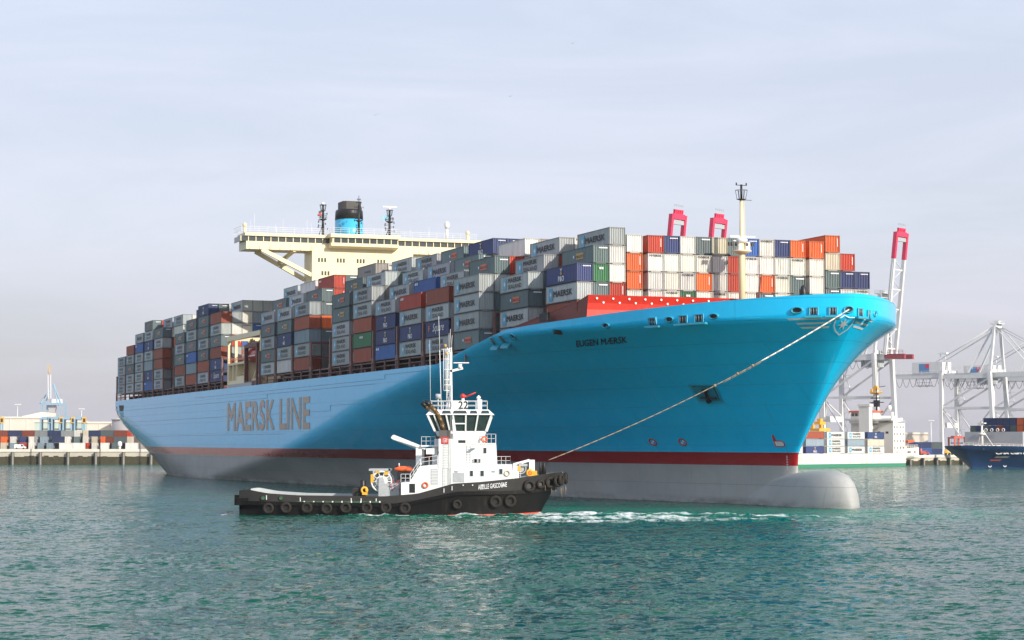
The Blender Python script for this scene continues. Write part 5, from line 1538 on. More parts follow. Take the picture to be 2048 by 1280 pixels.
g = G(); g.torus((cx(797), -2.3, cz(700)), (.3, -1, 0), .34, .13, 16, 8); g.box(cx(785), cx(815), -2.6, -2.0, cz(726), cz(712)); g.tube((cx(808), -2.4, cz(712)), (cx(808), -2.4, cz(690)), .14); g.build('tow_pins', M_yellow, tug)
g = G(); g.box(cx(725), cx(760), -1.5, 1.0, 1.2, cz(690)); g.build('hatch_box', M_tugband, tug)
rb = thing('rescue_boat', 'small orange rescue boat stowed on the tug behind its funnels', 'rescue boat', (TUGX + cx(1022), TUGY - 1.6, cz(595)))
rows = []
for k in range(11):
    t_ = k / 10; x = -1.05 + 2.3 * t_; w = .55 * max(0.02, 1 - abs(2 * t_ - .9) ** 3) ** .5
    rows.append([(x, w * math.sin(a), .35 + w * .62 * math.cos(a)) for a in np.linspace(0, 6.283, 13)])
g = G(); g.grid(rows); g.build('inflated_hull', M_lifeO, rb)
g = G(); g.box(-.95, -.65, -.25, .25, .1, .75); g.build('outboard_motor', M_black, rb)
g = G(); g.tube((-.55, 0, .6), (-.55, 0, 1.05), .07); g.build('mast_light', M_whitel, rb)
g = G(); g.box(cx(985), cx(1058), -2.0, -1.2, cz(640), cz(596)); g.build('boat_chock', M_hole, tug)
# forward winch and towing bitts
g = G()
g.box(cx(1655), cx(1668), -1.6, 1.6, 3.6, cz(548)); g.beam((cx(1660), -1.5, cz(552)), (cx(1752), -1.5, cz(527)), .25, .3); g.box(cx(1750), cx(1782), -1.6, 1.6, 3.8, cz(525)); g.box(cx(1670), cx(1690), -1.7, -1.3, 3.7, cz(560))
fw_ = g.build('anchor_winch', M_tugw, tug)
g = G(); g.torus((cx(1700), -1.6, cz(575)), (0, 1, 0), .62, .08, 18, 6); g.tube((cx(1700), -1.5, cz(575)), (cx(1700), 1.5, cz(575)), .45, n=12); g.box(cx(1690), cx(1740), -1.75, -1.45, cz(562), cz(548)); g.build('winch_drum', M_greyw, fw_)
g = G(); g.torus((cx(1755), -1.75, cz(600)), (.2, -1, 0), .34, .15, 16, 8); g.box(cx(1740), cx(1795), -1.9, -1.3, cz(618), cz(588)); g.box(cx(1685), cx(1700), -1.8, -1.6, cz(590), cz(560)); g.build('winch_motor', M_yellow, fw_)
g = G(); g.torus((cx(1755), -1.86, cz(600)), (.2, -1, 0), .17, .10, 12, 8); g.build('motor_cap', M_lifeO, fw_)
g = G()
for x in (1815, 1838): g.lathe([(.22, 3.9), (.22, cz(545)), (.12, cz(535))], cx(x), -.6, 10); g.lathe([(.22, 3.9), (.22, cz(545)), (.12, cz(535))], cx(x), .6, 10)
g.beam((cx(1810), -.6, cz(552)), (cx(1845), -.6, cz(548)), .4, .35); g.beam((cx(1842), -.6, cz(548)), (cx(1842), .6, cz(548)), .4, .35)
g.build('towing_bitts', M_black, tug)

# ------------------------------------------------------------------ left terminal: container rows, straddle carriers, crane, van
def yard_mesh(L, side):
    g = G(); H = 2.6
    w, d = (L, 2.44) if side else (2.44, L)
    corr(g, (-w / 2 + .1, -d / 2 + .03, 0), (1, 0, 0), 14 if side else 7, w - .2, .06, .12, H - .1, (0, -1, 0))
    g.poly([(-w / 2, -d / 2, H - .02), (w / 2, -d / 2, H - .02), (w / 2, d / 2, H - .02), (-w / 2, d / 2, H - .02)])
    for sx in (-1, 1):
        g.poly([(sx * (w / 2 - .03), -sx * d / 2 * -1, 0), (sx * (w / 2 - .03), sx * d / 2 * -1, 0), (sx * (w / 2 - .03), sx * d / 2 * -1, H - .03), (sx * (w / 2 - .03), sx * d / 2, H - .03)])
        g.box(sx * w / 2 - .06, sx * w / 2 + .06, -d / 2 - .04, -d / 2 + .12, .01, H)
    g.box(-w / 2 + .061, w / 2 - .061, -d / 2 - .02, -d / 2 + .1, H - .13, H - .003); g.box(-w / 2 + .061, w / 2 - .061, -d / 2 - .02, -d / 2 + .1, .01, .14)
    if not side:
        for f in (-.35, -.12, .12, .35): g.tube((f * 2.2, -d / 2 - .03, .2), (f * 2.2, -d / 2 - .03, H - .2), .035, n=4)
    return g.mesh('shipping_container', M_cont)
YM = {}
CNAME = {'B': 'brown', 'Q': 'navy', 'S': 'pale grey', 'N': 'dark navy', 'W': 'white', 'T': 'slate', 'R': 'red', 'O': 'orange', 'P': 'navy', 'L': 'blue', 'D': 'dark', 'K': 'blue-grey', 'E': 'beige', 'G': 'grey', 'V': 'green'}
YROWS = {
 2: [(-30, 17, 'B', 1), (18, 45, 'Q', 1), (46, 70, 'B', 1), (71, 96, 'S', 1), (97, 123, 'N', 1), (123.5, 149, 'S', 1), (149.8, 160.2, 'W', 0), (167.6, 177.8, 'E', 0), (178.8, 202.4, 'N', 1), (203, 229, 'T', 1), (230, 255, 'B', 1), (255.6, 264, 'R', 0)],
 1: [(-8, 2, 'D', 0), (3.4, 14.6, 'O', 0), (22, 32.8, 'W', 0), (41, 51.6, 'P', 0), (59.3, 69.6, 'W', 0), (69.9, 74.6, 'G', 0), (82, 96.5, 'K', 0), (105, 130.6, 'N', 1), (131.2, 142, 'W', 0), (149.5, 160, 'T', 0), (167.2, 177, 'W', 0), (185, 195, 'E', 0), (203, 212.2, 'O', 0), (212.4, 228.4, 'B', 1), (229, 254.8, 'T', 1), (255.6, 264, 'E', 0)],
 0: [(3, 13.8, 'E', 0), (21.4, 31.6, 'K', 0), (41, 51, 'R', 0), (59, 69.6, 'W', 0), (77, 88, 'K', 0), (95, 105, 'K', 0), (120.3, 146, 'W', 1), (146.4, 171.8, 'W', 1), (172, 177.2, 'R', 0), (185, 194.6, 'W', 0), (202.6, 219, 'W', 1), (225, 237, 'D', 0), (252.5, 276, 'W', 1)],
}
TN = {2: 'in top tier', 1: 'in middle tier', 0: 'in bottom tier'}
seen_lab = {}
ylist = []
for tier, lst in YROWS.items():
    base = 0
    for a, b, code, side_ in lst:
        ylist.append((tier, a, b, code, side_))
for tier, a, b, code, side_ in ylist:
    Yd = 884.0 if tier != 2 else 886.0
    if tier == 0: Yd = 881.0
    wpx = (b - a) * Yd / 4226.8
    key = (round(wpx, 1), side_)
    if key not in YM: YM[key] = yard_mesh(wpx if side_ else 6.06, side_) if side_ else yard_mesh(6.06, 0)
    me = YM[key]
    d = 2.44 if side_ else 6.06
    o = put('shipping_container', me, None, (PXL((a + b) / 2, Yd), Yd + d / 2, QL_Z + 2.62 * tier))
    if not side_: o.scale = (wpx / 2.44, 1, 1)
    c = COL[code]; v = random.uniform(.9, 1.08); v *= .5 if side_ and code not in 'WE' else .9; o.color = (c[0] * v, c[1] * v, c[2] * v, 1)  # long-side boxes darkened: their shade is put into the colour
    idx = sum(1 for q in ylist if q[0] == tier and q[1] < a and q[3] == code)
    view = 'long side out' if side_ else 'end out'
    same = sum(1 for q in ylist if q[0] == tier and q[3] == code)
    pos = f', {ORD[idx]} such from left' if same > 1 else ''
    tag(o, f'{CNAME[code]} container {TN[tier]} of left quay, {view}{pos}', 'container', 'containers stacked on the left quay')
# back row closing the gaps between the stacks
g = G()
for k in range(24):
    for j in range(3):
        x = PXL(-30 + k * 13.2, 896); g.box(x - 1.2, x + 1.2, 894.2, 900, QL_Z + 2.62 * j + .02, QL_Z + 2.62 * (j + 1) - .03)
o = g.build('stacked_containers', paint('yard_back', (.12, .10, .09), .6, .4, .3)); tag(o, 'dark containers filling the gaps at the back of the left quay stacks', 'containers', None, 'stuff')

def straddle(px, Yd, Z0, label, grp, blue=M_craneB, cabm=M_yellow, h_=13.6, w=1.75):
    t = thing('straddle_carrier', label, 'straddle carrier', (PXL(px, Yd), Yd, Z0), 0.12, grp)
    for sx in (-1, 1):
        g = G()
        for y in (-4, 4): g.box(sx * w - .32, sx * w + .32, y - .35, y + .35, .9, h_ - .7)
        g.box(sx * w - .36, sx * w + .36, -4.6, 4.6, .55, 1.1)
        g.beam((sx * w, -4, 1.2), (sx * w, 0, h_ * .5), .22, .22); g.beam((sx * w, 4, 1.2), (sx * w, 0, h_ * .5), .22, .22)
        g.build('side_frame', blue, t)
        for y in (-3.8, -1.3, 1.3, 3.8):
            g = G(); g.tube((sx * w - .25, y, .55), (sx * w + .25, y, .55), .55, n=10); g.build('wheel', M_black, t)
    g = G(); g.box(-w - .4, w + .4, -4.3, -3.6, h_ - .7, h_); g.box(-w - .4, w + .4, 3.6, 4.3, h_ - .7, h_)
    for sx in (-1, 1): g.box(sx * w - .36, sx * w + .36, -3.599, 3.599, h_ - .7, h_)
    g.box(-w + .4, w - .4, -2.4, 2.4, h_ - .5, h_ + .5); g.build('top_frame', blue, t)
    g = G(); g.box(w - .2, w + 1.5, -4.9, -3.0, h_ - 2.3, h_ - 2.0); g.box(w - .2, w + 1.5, -4.9, -3.0, h_ - .3, h_ + .25); g.box(w - .2, w + .1, -4.9, -3.0, h_ - 1.999, h_ - .301); g.box(w + 1.2, w + 1.5, -4.9, -3.0, h_ - 1.999, h_ - .301); cab = g.build('driver_cab', cabm, t)
    g = G(); g.box(w + .11, w + 1.19, -4.85, -3.1, h_ - 1.998, h_ - .302); g.build('cab_glass', M_glass, cab)
    g = G(); g.box(-w + .5, w - .5, -3, 3, h_ * .62, h_ * .62 + .45)
    for a in (-1, 1):
        for b in (-2.5, 2.5): g.tube((a * (w - .7), b, h_ * .62), (a * (w - .7), b, h_ - .6), .05, n=4)
    g.build('spreader', M_wire, t)
    return t
SG = 'straddle carriers on the left terminal'
straddle(-4, 930, QL_Z, 'blue straddle carrier with yellow cab, cut by the picture edge', SG)
for px, nm in ((92, 'leftmost of the four under the blue crane, cab hidden'), (114.5, 'second of the four under the blue crane'), (137.5, 'third of the four under the blue crane'), (160, 'rightmost of the four beside the blue crane')):
    straddle(px, 930, QL_Z, f'blue straddle carrier, {nm}', SG, cabm=M_craneB if px < 100 else M_yellow)

def sts_far():
    Y = 2000.0; k = Y / 4226.8
    X = lambda px: (px - 107.5) * k
    Z = lambda py: CAMH + (889 - py) * k - QL_Z
    t = thing('quay_crane', 'light blue container crane with raised boom, hazy behind the left terminal', 'crane', (PXL(107.5, Y), Y, QL_Z))
    for px in (90, 126.5):
        for y in (-12, 12):
            g = G(); g.beam((X(px), y, 0), (X(px), y, Z(806)), 1.6, 1.6); g.build('leg', M_craneB, t)
    g = G()
    for y in (-12, 12): g.beam((X(88), y, Z(808.5)), (X(128.5), y, Z(808.5)), 1.5, 2.2)
    g.beam((X(90), -12, Z(838)), (X(126.5), -12, Z(838)), 1.3, 1.8); g.beam((X(90), 12, Z(838)), (X(126.5), 12, Z(838)), 1.3, 1.8); g.build('portal_beam', M_craneB, t)
    g = G()
    for px in (86, 96, 121, 127.5): g.beam((X(px), -12, Z(808)), (X(107.2), 0, Z(769)), .9, .9)
    g.beam((X(107.2), 0, Z(769)), (X(109), 14, Z(806)), .9, .9); g.build('mast_frame', M_craneB, t)
    g = G(); g.box(X(100), X(118.5), 2, 16, Z(806.8), Z(798)); g.build('machinery_house', M_white, t)
    g = G()
    for px in (103.5, 108.3): g.beam((X(px), -13, Z(798)), (X(px), -16, Z(750)), .9, 1.3)
    for j in range(9): z = Z(797) + j * 2.6; g.tube((X(103.5), -13.5, z), (X(108.3), -13.5, z + 2.4), .2, n=4)
    g.build('boom', M_crane, t)
    g = G()
    for px in (103.5, 108.3): g.beam((X(px), -16, Z(749.9)), (X(px), -17, Z(730)), 1.1, 1.6)
    g.box(X(104.6), X(107.6), -17.5, -16, Z(747), Z(732)); g.build('boom_tip', paint('boom_tip_hazed_ochre', (.48, .40, .30), .6), t)  # tip ochre greyed, haze put into its colour too
    g = G(); g.box(X(101), X(117), -9, -2, Z(818), Z(809)); g.box(X(103), X(115), -9, -3, Z(825), Z(818) - .01); g.build('trolley', M_wallgrey, t)
sts_far()

def van(name, label, cat, loc, rot, body, roofm=None, L=4.6, H=2.0):
    t = thing(name, label, cat, loc, rot)
    g = G(); pr = [(-L / 2, .35), (L / 2, .35), (L / 2, .95), (L * .40, 1.1), (L * .24, H - .05), (L * .18, H), (-L / 2 + .1, H), (-L / 2, H - .25)]
    g.prism(pr, -.85, .85, 'y'); g.build('body', body, t)
    g = G(); g.poly([(L * .10, -.86, 1.1), (L * .36, -.86, 1.1), (L * .23, -.86, H - .18), (L * .10, -.86, H - .18)]); g.build('side_window', M_glass, t)
    g = G(); g.poly([(L * .402, -.8, 1.12), (L * .402, .8, 1.12), (L * .25, .75, H - .08), (L * .25, -.75, H - .08)]); g.build('windscreen', M_glass, t)
    for x in (-L * .3, L * .32):
        for y in (-.8, .8):
            g = G(); g.tube((x, y - .1, .34), (x, y + .1, .34), .34, n=12); g.build('wheel', M_black, t)
    return t
van('van', 'small white van parked on the left quay edge', 'van', (PXL(42, 871.5), 871.8, QL_Z + .003), 0, M_white)
g = G(); g.tube((0, 0, 0), (0, 0, 1.0), .45, .5, 12); g.lathe([(.5, 1.0), (.9, 1.6), (.9, 2.6), (.5, 3.2)], 0, 0, 12)
o = g.build('water_tank', M_white, None, (PXL(241, 874), 874, QL_Z + .003)); tag(o, 'small white upright tank on the quay edge near the big ship\'s stern', 'tank')
for px in (64, 202, 282):
    t = thing('quay_ladder', f'thin dark ladder down the left quay wall, {"leftmost" if px == 64 else "middle" if px == 202 else "nearest the big ship"} of three', 'ladder', (PXL(px, 868), QL_Y - 1.0, 0), 0, 'ladders on the left quay wall')
    g = G()
    for x in (-.2, .2): g.tube((x, 0, -.5), (x, 0, QL_Z + .4), .06, n=4)
    g.build('stile', M_pile, t)
    g = G()
    for k in range(14): g.tube((-.2, 0, .2 + .45 * k), (.2, 0, .2 + .45 * k), .04, n=4)
    g.build('rungs', M_pile, t)

# ------------------------------------------------------------------ right terminal cranes
CROT = math.atan2(-.64, .7684)          # local x = over the water, local y = along the quay
def crane(label, loc, up, zs=1.0, tipred=True, top=92.0):
    t = thing('quay_crane', label, 'crane', loc, CROT, 'white quay cranes on the right terminal')
    zg, zm, zp = 35 * zs, 21.0 * zs, 13.2 * zs
    for x in (-12, 12):
        for y in (-7, 7):
            g = G()
            xt = x * .93 if x > 0 else x
            g.beam((x * 1.08 if x > 0 else x, y, 1.2), (xt, y, zg + 2.2), 1.7, 1.5)
            g.box((x * 1.08 if x > 0 else x) - .7, (x * 1.08 if x > 0 else x) + .7, y - 3, y + 3, .1, 1.19)
            g.build('leg', M_crane, t)
    def one(name, a, b, w, h):
        g = G(); g.beam(a, b, w, h); g.build(name, M_crane, t)
    for y in (-7, 7):
        one('cross_beam', (-12, y, zm), (12, y, zm), .8, .9); one('cross_beam', (-12, y, zg + .2), (11.3, y, zg + .2), 1.1, 1.6)
        one('diagonal_brace', (-12, y, zm + .5), (11, y, zg - .5), .55, .7)
        one('diagonal_brace', (-12, y, zm - .4), (-3, y, zp - 5), .45, .5); one('diagonal_brace', (12, y, zm - .4), (2, y, zp - 4), .45, .5)
    for x in (-12, 12.6): one('portal_beam', (x, -7, zp), (x, 7, zp), 1.2, 2.3)
    for x in (-12, 11.3): one('cross_beam', (x, -7, zg + 2.5), (x, 7, zg + 2.5), 1.1, 1.4)
    one('diagonal_brace', (-12, -7, zm - .5), (-12, 7, zp + 1.2), .4, .4)
    g = G()
    for y in (-3.2, 3.2):
        g.beam((-37, y, zg + .9), (14, y, zg + .9), 1.1, 2.0)
    for x in (-36.5, -24, 13.5): g.beam((x, -3.2, zg + .9), (x, 3.2, zg + .9), .8, 1.2)
    g.build('main_girder', M_crane, t)
    g = G(); g.box(-28, -13, -4, 4, zg + 2.0, zg + 7.0); mh = g.build('machinery_house', M_crane, t)
    g = G(); g.box(-24.5, -19.5, -4.03, -3.99, zg + 2.6, zg + 6.3, 0); g.box(-21.3, -19.5, -4.06, -4.031, zg + 4.4, zg + 6.3, 1); g.build('house_emblem', [paint('emblem_blue', (.10, .24, .45), .5), M_craneR], mh)
    g = G(); g.rail([(-36, -4, zg + 1.9), (-13, -4, zg + 1.9)], 1.2, .08, 2.5); g.rail([(-12, -7.4, zg + 3.2), (11, -7.4, zg + 3.2)], 1.2, .08, 2.5)
    g.tube((-15, -2, zg + 7), (-15, -2, zg + 10.5), .2, n=5); g.tube((-12.5, -2, zg + 7), (-12.5, -2, zg + 10.5), .2, n=5); g.box(-16, -11.5, -3, -1, zg + 10.5, zg + 11.1); g.build('service_gear', M_white, t)
    g = G(); ax_, az = 11.5, zg + 23 * zs
    for y in (-1, 1):
        g.beam((11.2, y * 6.4, zg + 3), (ax_, y * 2.6, az), 1.1, 1.1); g.beam((0, y * 5, zg + 2.0), (ax_ - .6, y * 2.4, az - .8), .6, .7)
    g.beam((ax_, -2.8, az), (ax_, 2.8, az), 1.6, 1.6); g.box(ax_ - 2.2, ax_ + 2.2, -2.5, 2.5, az + .81, az + 1.1); g.box(ax_ - 1, ax_ + 1, -1, 1, az + 1.101, az + 2.2); g.rail([(ax_ - 2.2, -2.5, az + 1.1), (ax_ + 2.2, -2.5, az + 1.1), (ax_ + 2.2, 2.5, az + 1.1)], 1.1, .07, 1.5)
    g.build('apex_frame', M_crane, t)
    g = G()
    for y in (-2.8, 2.8):
        g.tube((ax_, y, az), (-26, y, zg + 2), .22, n=5); g.tube((ax_, y, az - .8), (-17, y, zg + 7), .16, n=5)
        if not up: g.tube((ax_, y, az), (30, y, zg + 2), .2, n=5); g.tube((ax_, y, az), (50, y, zg + 2), .2, n=5)
    g.build('stays', M_crane, t)
    if up:
        hz_ = zg + 1.5; L = (top - QR_Z - hz_); lean = .115
        bp = lambda f, y: (14.5 + lean * L * f, y, hz_ + L * f)
        g = G()
        for y in (-4.1, 4.1): g.beam(bp(0, y), bp(.76, y), 1.2, 1.4, up=(1, 0, 0))
        for j in range(9):
            f0, f1 = .05 + j * .078, .05 + (j + 1) * .078
            if j % 2 == 0: g.beam(bp(f0, -3.2), bp(f0, 3.2), .5, .5)
            g.tube(bp(f0, -3.2 if j % 2 else 3.2), bp(f1, 3.2 if j % 2 else -3.2), .18, n=5)
        g.rail([bp(.02, -4.6), bp(.70, -4.6)], .5, .10, 3.0)
        g.beam(bp(0.02, -4.6), bp(.72, -4.6), .5, .2); g.build('boom', M_crane, t)
        g = G()
        for y in (-4.1, 4.1): g.beam(bp(.7601, y), bp(.97, y), 1.25, 1.6, up=(1, 0, 0))
        g.beam(bp(.955, -3.45), bp(.955, 3.45), 1.6, 2.0)
        for j in range(5): g.beam(bp(.965, -2.3 + j * 1.15), bp(1.005, -2.3 + j * 1.15), .6, .9, up=(1, 0, 0))
        g.beam(bp(1.0, -2.7), bp(1.0, 2.7), .9, .5); g.beam(bp(.985, -2.5), bp(.985, 2.5), .4, 1.3)
        bt = g.build('boom_tip', M_craneR, t)
        g = G(); g.beam(bp(.915, -3.45), bp(.915, 3.45), 1.0, 1.6); g.rail([bp(1.025, -2.6), bp(1.025, 2.6)], .8, .09, 1.3); g.build('tip_platform', M_greyw, bt)
        g = G()
        for y in (-3.2, 3.2): g.beam((14.01, y, zg + .9), (23, y, zg + .7), 1.2, 1.9)
        g.rail([(13, -4, zg + 1.9), (22.5, -4, zg + 1.7)], 1.4, .09, 1.8); g.build('hinge_platform', paint('hinge_maroon', (.34, .06, .07), .5), t)
    else:
        g = G()
        for y in (-3.2, 3.2): g.beam((14.01, y, zg + .9), (58, y, zg + .9), 1.2, 2.0)
        g.build('boom', M_crane, t)
    g = G()          # festoon cable loops under the girder
    for k in range(13):
        x0, x1 = -36 + k * 3.4, -36 + (k + 1) * 3.4
        P = [(x0 + (x1 - x0) * f, -4.0, zg - .3 - 4.6 * 4 * f * (1 - f) * .8) for f in np.linspace(0, 1, 7)]
        g.path(P, .085, 4)
    g.build('festoon_cables', M_wire, t)
    g = G(); g.box(-27, -20, -2.6, 2.6, zg - 3.5, zg - 3.2); g.rail([(-27, -2.6, zg - 3.2), (-20, -2.6, zg - 3.2)], 2.6, .09, 1.7); g.box(3, 10, -3, 3, zg - 3.2, zg - .4); g.build('trolley', M_greyw, t)
    g = G()
    for k in range(7):
        z0 = 2 + k * (zg - 3) / 7; z1_ = 2 + (k + 1) * (zg - 3) / 7; sg = 1 if k % 2 else -1
        g.beam((-9.6 + sg * 1.2, 7.6, z0), (-9.6 - sg * 1.2, 7.6, z1_), .5, .15); g.box(-11.4, -7.8, 7.2, 8.0, z1_, z1_ + .12)
    g.build('access_stairs', M_crane, t)
    return t
cA = qpt(19.5, -15.2, QR_Z); cB = qpt(117, -15, QR_Z); cC = qpt(165, -15, QR_Z)
tA = crane('white crane with raised pink-tipped boom standing over the white ship', cA, True, 1.09, top=93.5)
tB = crane('white crane with lowered boom and machinery house left of the navy bow', cB, False, .955)
tC = crane('white crane with lowered boom at the right edge, partly out of view', cC, False, .955)
def tip_loc(px, Y): return Vector((PXL(px, Y), Y, QR_Z)) - QE * 19.0
crane('raised pink crane boom tip above the containers, left of the pair', tip_loc(1352, 778), True, 1.05, top=94.5)
crane('raised pink crane boom tip above the containers, right of the pair', tip_loc(1434, 792), True, 1.05, top=94.5)
# hanging yellow spreaders
def spreader(loc, label, s=1.0):
    t = thing('crane_spreader', label, 'spreader', loc, CROT, 'yellow crane spreaders')
    g = G(); g.box(-1.6 * s, 1.6 * s, -3 * s, 3 * s, 0, .8 * s); g.box(-1 * s, 1 * s, -1.6 * s, 1.6 * s, 1.9 * s, 2.7 * s); g.box(-.5 * s, .5 * s, -.8 * s, .8 * s, 2.71 * s, 3.6 * s); g.box(-1.5 * s, -.7 * s, -2.6 * s, -1.8 * s, .81 * s, 1.89 * s); g.box(-1.5 * s, -.7 * s, 1.8 * s, 2.6 * s, .81 * s, 1.89 * s); g.build('spreader_frame', M_yellow, t)
    g = G()
    for a in (-1, 1):
        for b in (-1.5, 1.5): g.tube((a * s, b * s, 2.7 * s), (a * s, b * s, 16 * s), .05, n=4)
    g.build('hoist_ropes', M_wire, t)
spreader((PXL(1752, 832), 832, ZPY(787, 832)), 'yellow spreader hanging high under the crane over the white ship', .85)

# ------------------------------------------------------------------ white coaster alongside
WROT = math.atan2(-.7684, -.64)          # heads along -QD; local +y is its port side, towards us
def aft_pt(px, Y): return Vector((PXL(px, Y), Y, 0))
wst = aft_pt(1836, 806) - QE * 10.5
ws = thing('cargo_ship', 'white cargo ship with green waterline moored right of the big bow', 'cargo ship', wst, WROT)
g = G()
LW = 118.0
def wh_(x, z): 
    bt = 10.5 * min(1, (.55 + .45 * min(1, max(0, x) / 10.0)) if z < 3.0 else 1.0)
    tip = LW - 3 + z * .5; fr = min(1, max(0, (tip - x) / 24)); return bt * (1 - (1 - fr) ** 2.2) ** .8
def wtop(x): return float(np.interp(x, [0, 4, 13, 17, 100, 106, 120], [7.2, 7.0, 6.6, 4.9, 4.9, 8.2, 9.0]))
xs_ = np.concatenate([np.linspace(0, 20, 14), np.linspace(24, 90, 14), np.linspace(93, LW - 2.9, 18)])
for sd in (1, -1):
    rows = []
    for f in np.linspace(0, 1, 11):
        row = []
        for x in xs_:
            z = -1.0 + f * (wtop(x) + 1.0)
            xx = x + (max(0, (3.2 - z)) * 2.6 * max(0, 1 - x / 9))
            row.append((xx, sd * wh_(x, z), z))
        rows.append(row)
    g.grid(rows, 0, True, flip=(sd > 0))
rt = [(0 + max(0, 3.2 - z) * 2.6, wh_(0, z), z) for z in (-1 + (wtop(0) + 1) * f for f in np.linspace(0, 1, 11))]
g.grid([rt, [(a, -b, c) for a, b, c in rt]], 0, False, flip=True)
def ivory_hull():
    m = bpy.data.materials.new('ivory_hull'); m.use_nodes = True
    n, l = m.node_tree.nodes, m.node_tree.links; b = n['Principled BSDF']; b.inputs['Roughness'].default_value = .4
    tc = n.new('ShaderNodeTexCoord'); sp = n.new('ShaderNodeSeparateXYZ'); l.new(tc.outputs['Object'], sp.inputs[0])
    gt = n.new('ShaderNodeMath'); gt.operation = 'GREATER_THAN'; gt.inputs[1].default_value = 1.25; l.new(sp.outputs['Z'], gt.inputs[0])
    mp = n.new('ShaderNodeMapping'); mp.inputs['Scale'].default_value = (.4, .4, .06); l.new(tc.outputs['Object'], mp.inputs['Vector'])
    no = n.new('ShaderNodeTexNoise'); no.inputs['Detail'].default_value = 8; no.inputs['Scale'].default_value = 1.0; l.new(mp.outputs['Vector'], no.inputs['Vector'])
    r = n.new('ShaderNodeMapRange'); r.inputs['From Min'].default_value = .52; r.inputs['From Max'].default_value = .75; r.inputs['To Max'].default_value = .6; l.new(no.outputs['Fac'], r.inputs['Value'])
    w = n.new('ShaderNodeMixRGB'); w.inputs['Color1'].default_value = (.78, .75, .68, 1); w.inputs['Color2'].default_value = (.50, .38, .22, 1); l.new(r.outputs['Result'], w.inputs['Fac'])
    x = n.new('ShaderNodeMixRGB'); x.inputs['Color1'].default_value = (.05, .25, .15, 1); l.new(gt.outputs[0], x.inputs['Fac']); l.new(w.outputs['Color'], x.inputs['Color2']); l.new(x.outputs['Color'], b.inputs['Base Color'])
    return m
g.build('hull', ivory_hull(), ws)
g = G()
for a, b in zip(xs_[:-1], xs_[1:]):
    za, zb = wtop(a) - .9, wtop(b) - .9
    g.poly([(a, -wh_(a, za), za), (a, wh_(a, za), za), (b, wh_(b, zb), zb), (b, -wh_(b, zb), zb)])
g.build('deck', M_deck, ws)
g = G(); g.box(8, 17, -9, 9.2, 4.0, 16.2); g.box(8.5, 19, -8.5, 4.0, 16.203, 17.2); hw = g.build('deckhouse', M_ivory, ws)
g = G(); g.box(12, 18.5, -8, 1.5, 17.203, 20.3); g.box(11, 19.6, -10.2, 10.0, 17.21, 18.0); g.build('wheelhouse', M_ivory, ws)
g = G(); g.box(11.5, 19.2, -8.5, 2.0, 20.303, 21.0); g.build('wheelhouse_roof', M_orange, ws)
for k in range(6):
    g = G(); g.box(18.48, 18.55, -7.8 + k * 1.55, -6.6 + k * 1.55, 18.9, 20.0); g.build('window', M_glass, hw)
for z in (6.6, 9.2, 11.8, 14.4):
    for x in (9.2, 11.4, 13.8, 15.6):
        g = G(); g.box(x, x + .6, 9.19, 9.24, z, z + .7); g.build('window', M_glass, hw)
for z in (12.3,):
    for y in (-6.5, -3, 2.5, 6):
        g = G(); g.box(16.99, 17.04, y, y + 1.2, z, z + .8); g.build('window', M_glass, hw)
g = G(); g.tube((13, 0, 20.9), (13, 0, 30.0), .35, .15, 6); g.box(12.8, 13.2, -3, 3, 24.0, 24.3); g.box(12.7, 13.3, -2.5, 1.2, 25.6, 26); g.tube((13, -2.5, 27.5), (13, 2.5, 27.8), .12, n=4); g.tube((13, 1.2, 30), (13, 3.8, 30.3), .15, n=4); g.box(12.3, 13.7, -1, 1, 22.5, 25); g.build('radar_mast', M_black, ws)
g = G(); g.lathe([(.5, 21), (.9, 22), (.6, 23)], 13, 5.5, 8); g.lathe([(.6, 18), (.6, 20.5)], 11, 5.5, 8); g.rail([(8, 9.2, 16.2), (17, 9.2, 16.2), (17, -9, 16.2)], 1.1, .07, 2); g.build('bridge_gear', M_white, ws)
g = G(); g.box(20.2, 22.6, -2.2, 2.2, 4, 22.5); g.beam((21.4, 0, 14), (6.5, 7.0, 17.8), 1.0, 1.2); g.box(20, 22.8, -2.6, 2.6, 22.503, 23.4); g.tube((21.4, 0, 7), (21.4, 0, 12), 2.0, n=10); g.build('deck_crane', M_ivory, ws)
g = G(); g.box(1.0, 6.5, 3, 6, 6.3, 8.9); g.tube((4, 4.5, 8.9), (4, 4.5, 14.5), .3, n=5); g.rail([(0.3, 10.3, 6.9), (12, 10.3, 6.9)], 1.1, .07, 1.5); g.rail([(.3, 10.3, 7.0), (.3, -10.3, 7.0)], 1.1, .07, 1.5); g.build('poop_gear', M_ivory, ws)
g = G(); g.beam((5.5, 8.2, 9.3), (1.2, 8.2, 9.5), 1.6, .9); g.build('deck_boat', M_lifeO, ws)
for x in (6.3, 7.6, 2.6):
    g = G(); g.box(x, x + 1.0 if x > 3 else x + .9, 10.46, 10.53, 5.0, 5.7); g.build('mooring_opening', M_hole, ws)
g = G(); add_text(g, 'MAERSK LINE', lambda a, b: (93 - 18 * a, 10.55, 2.4 + 1.4 * b), 0, .02); g.build('hull_lettering', paint('faded_lettering', (.58, .54, .46), .5), ws)
WST = [['WS', 'WR', 'WB'], ['G', 'T', 'S'], ['S', 'W', 'K'], ['P', 'L', 'W'], ['S', 'L', 'R'], ['T', 'S']]
WROWS = [('S', 'E', 'N'), ('G', 'K', 'S'), ('S', 'S', 'G'), ('P', 'K', 'B'), ('S', 'K', 'T'), ('S', 'G', '')]
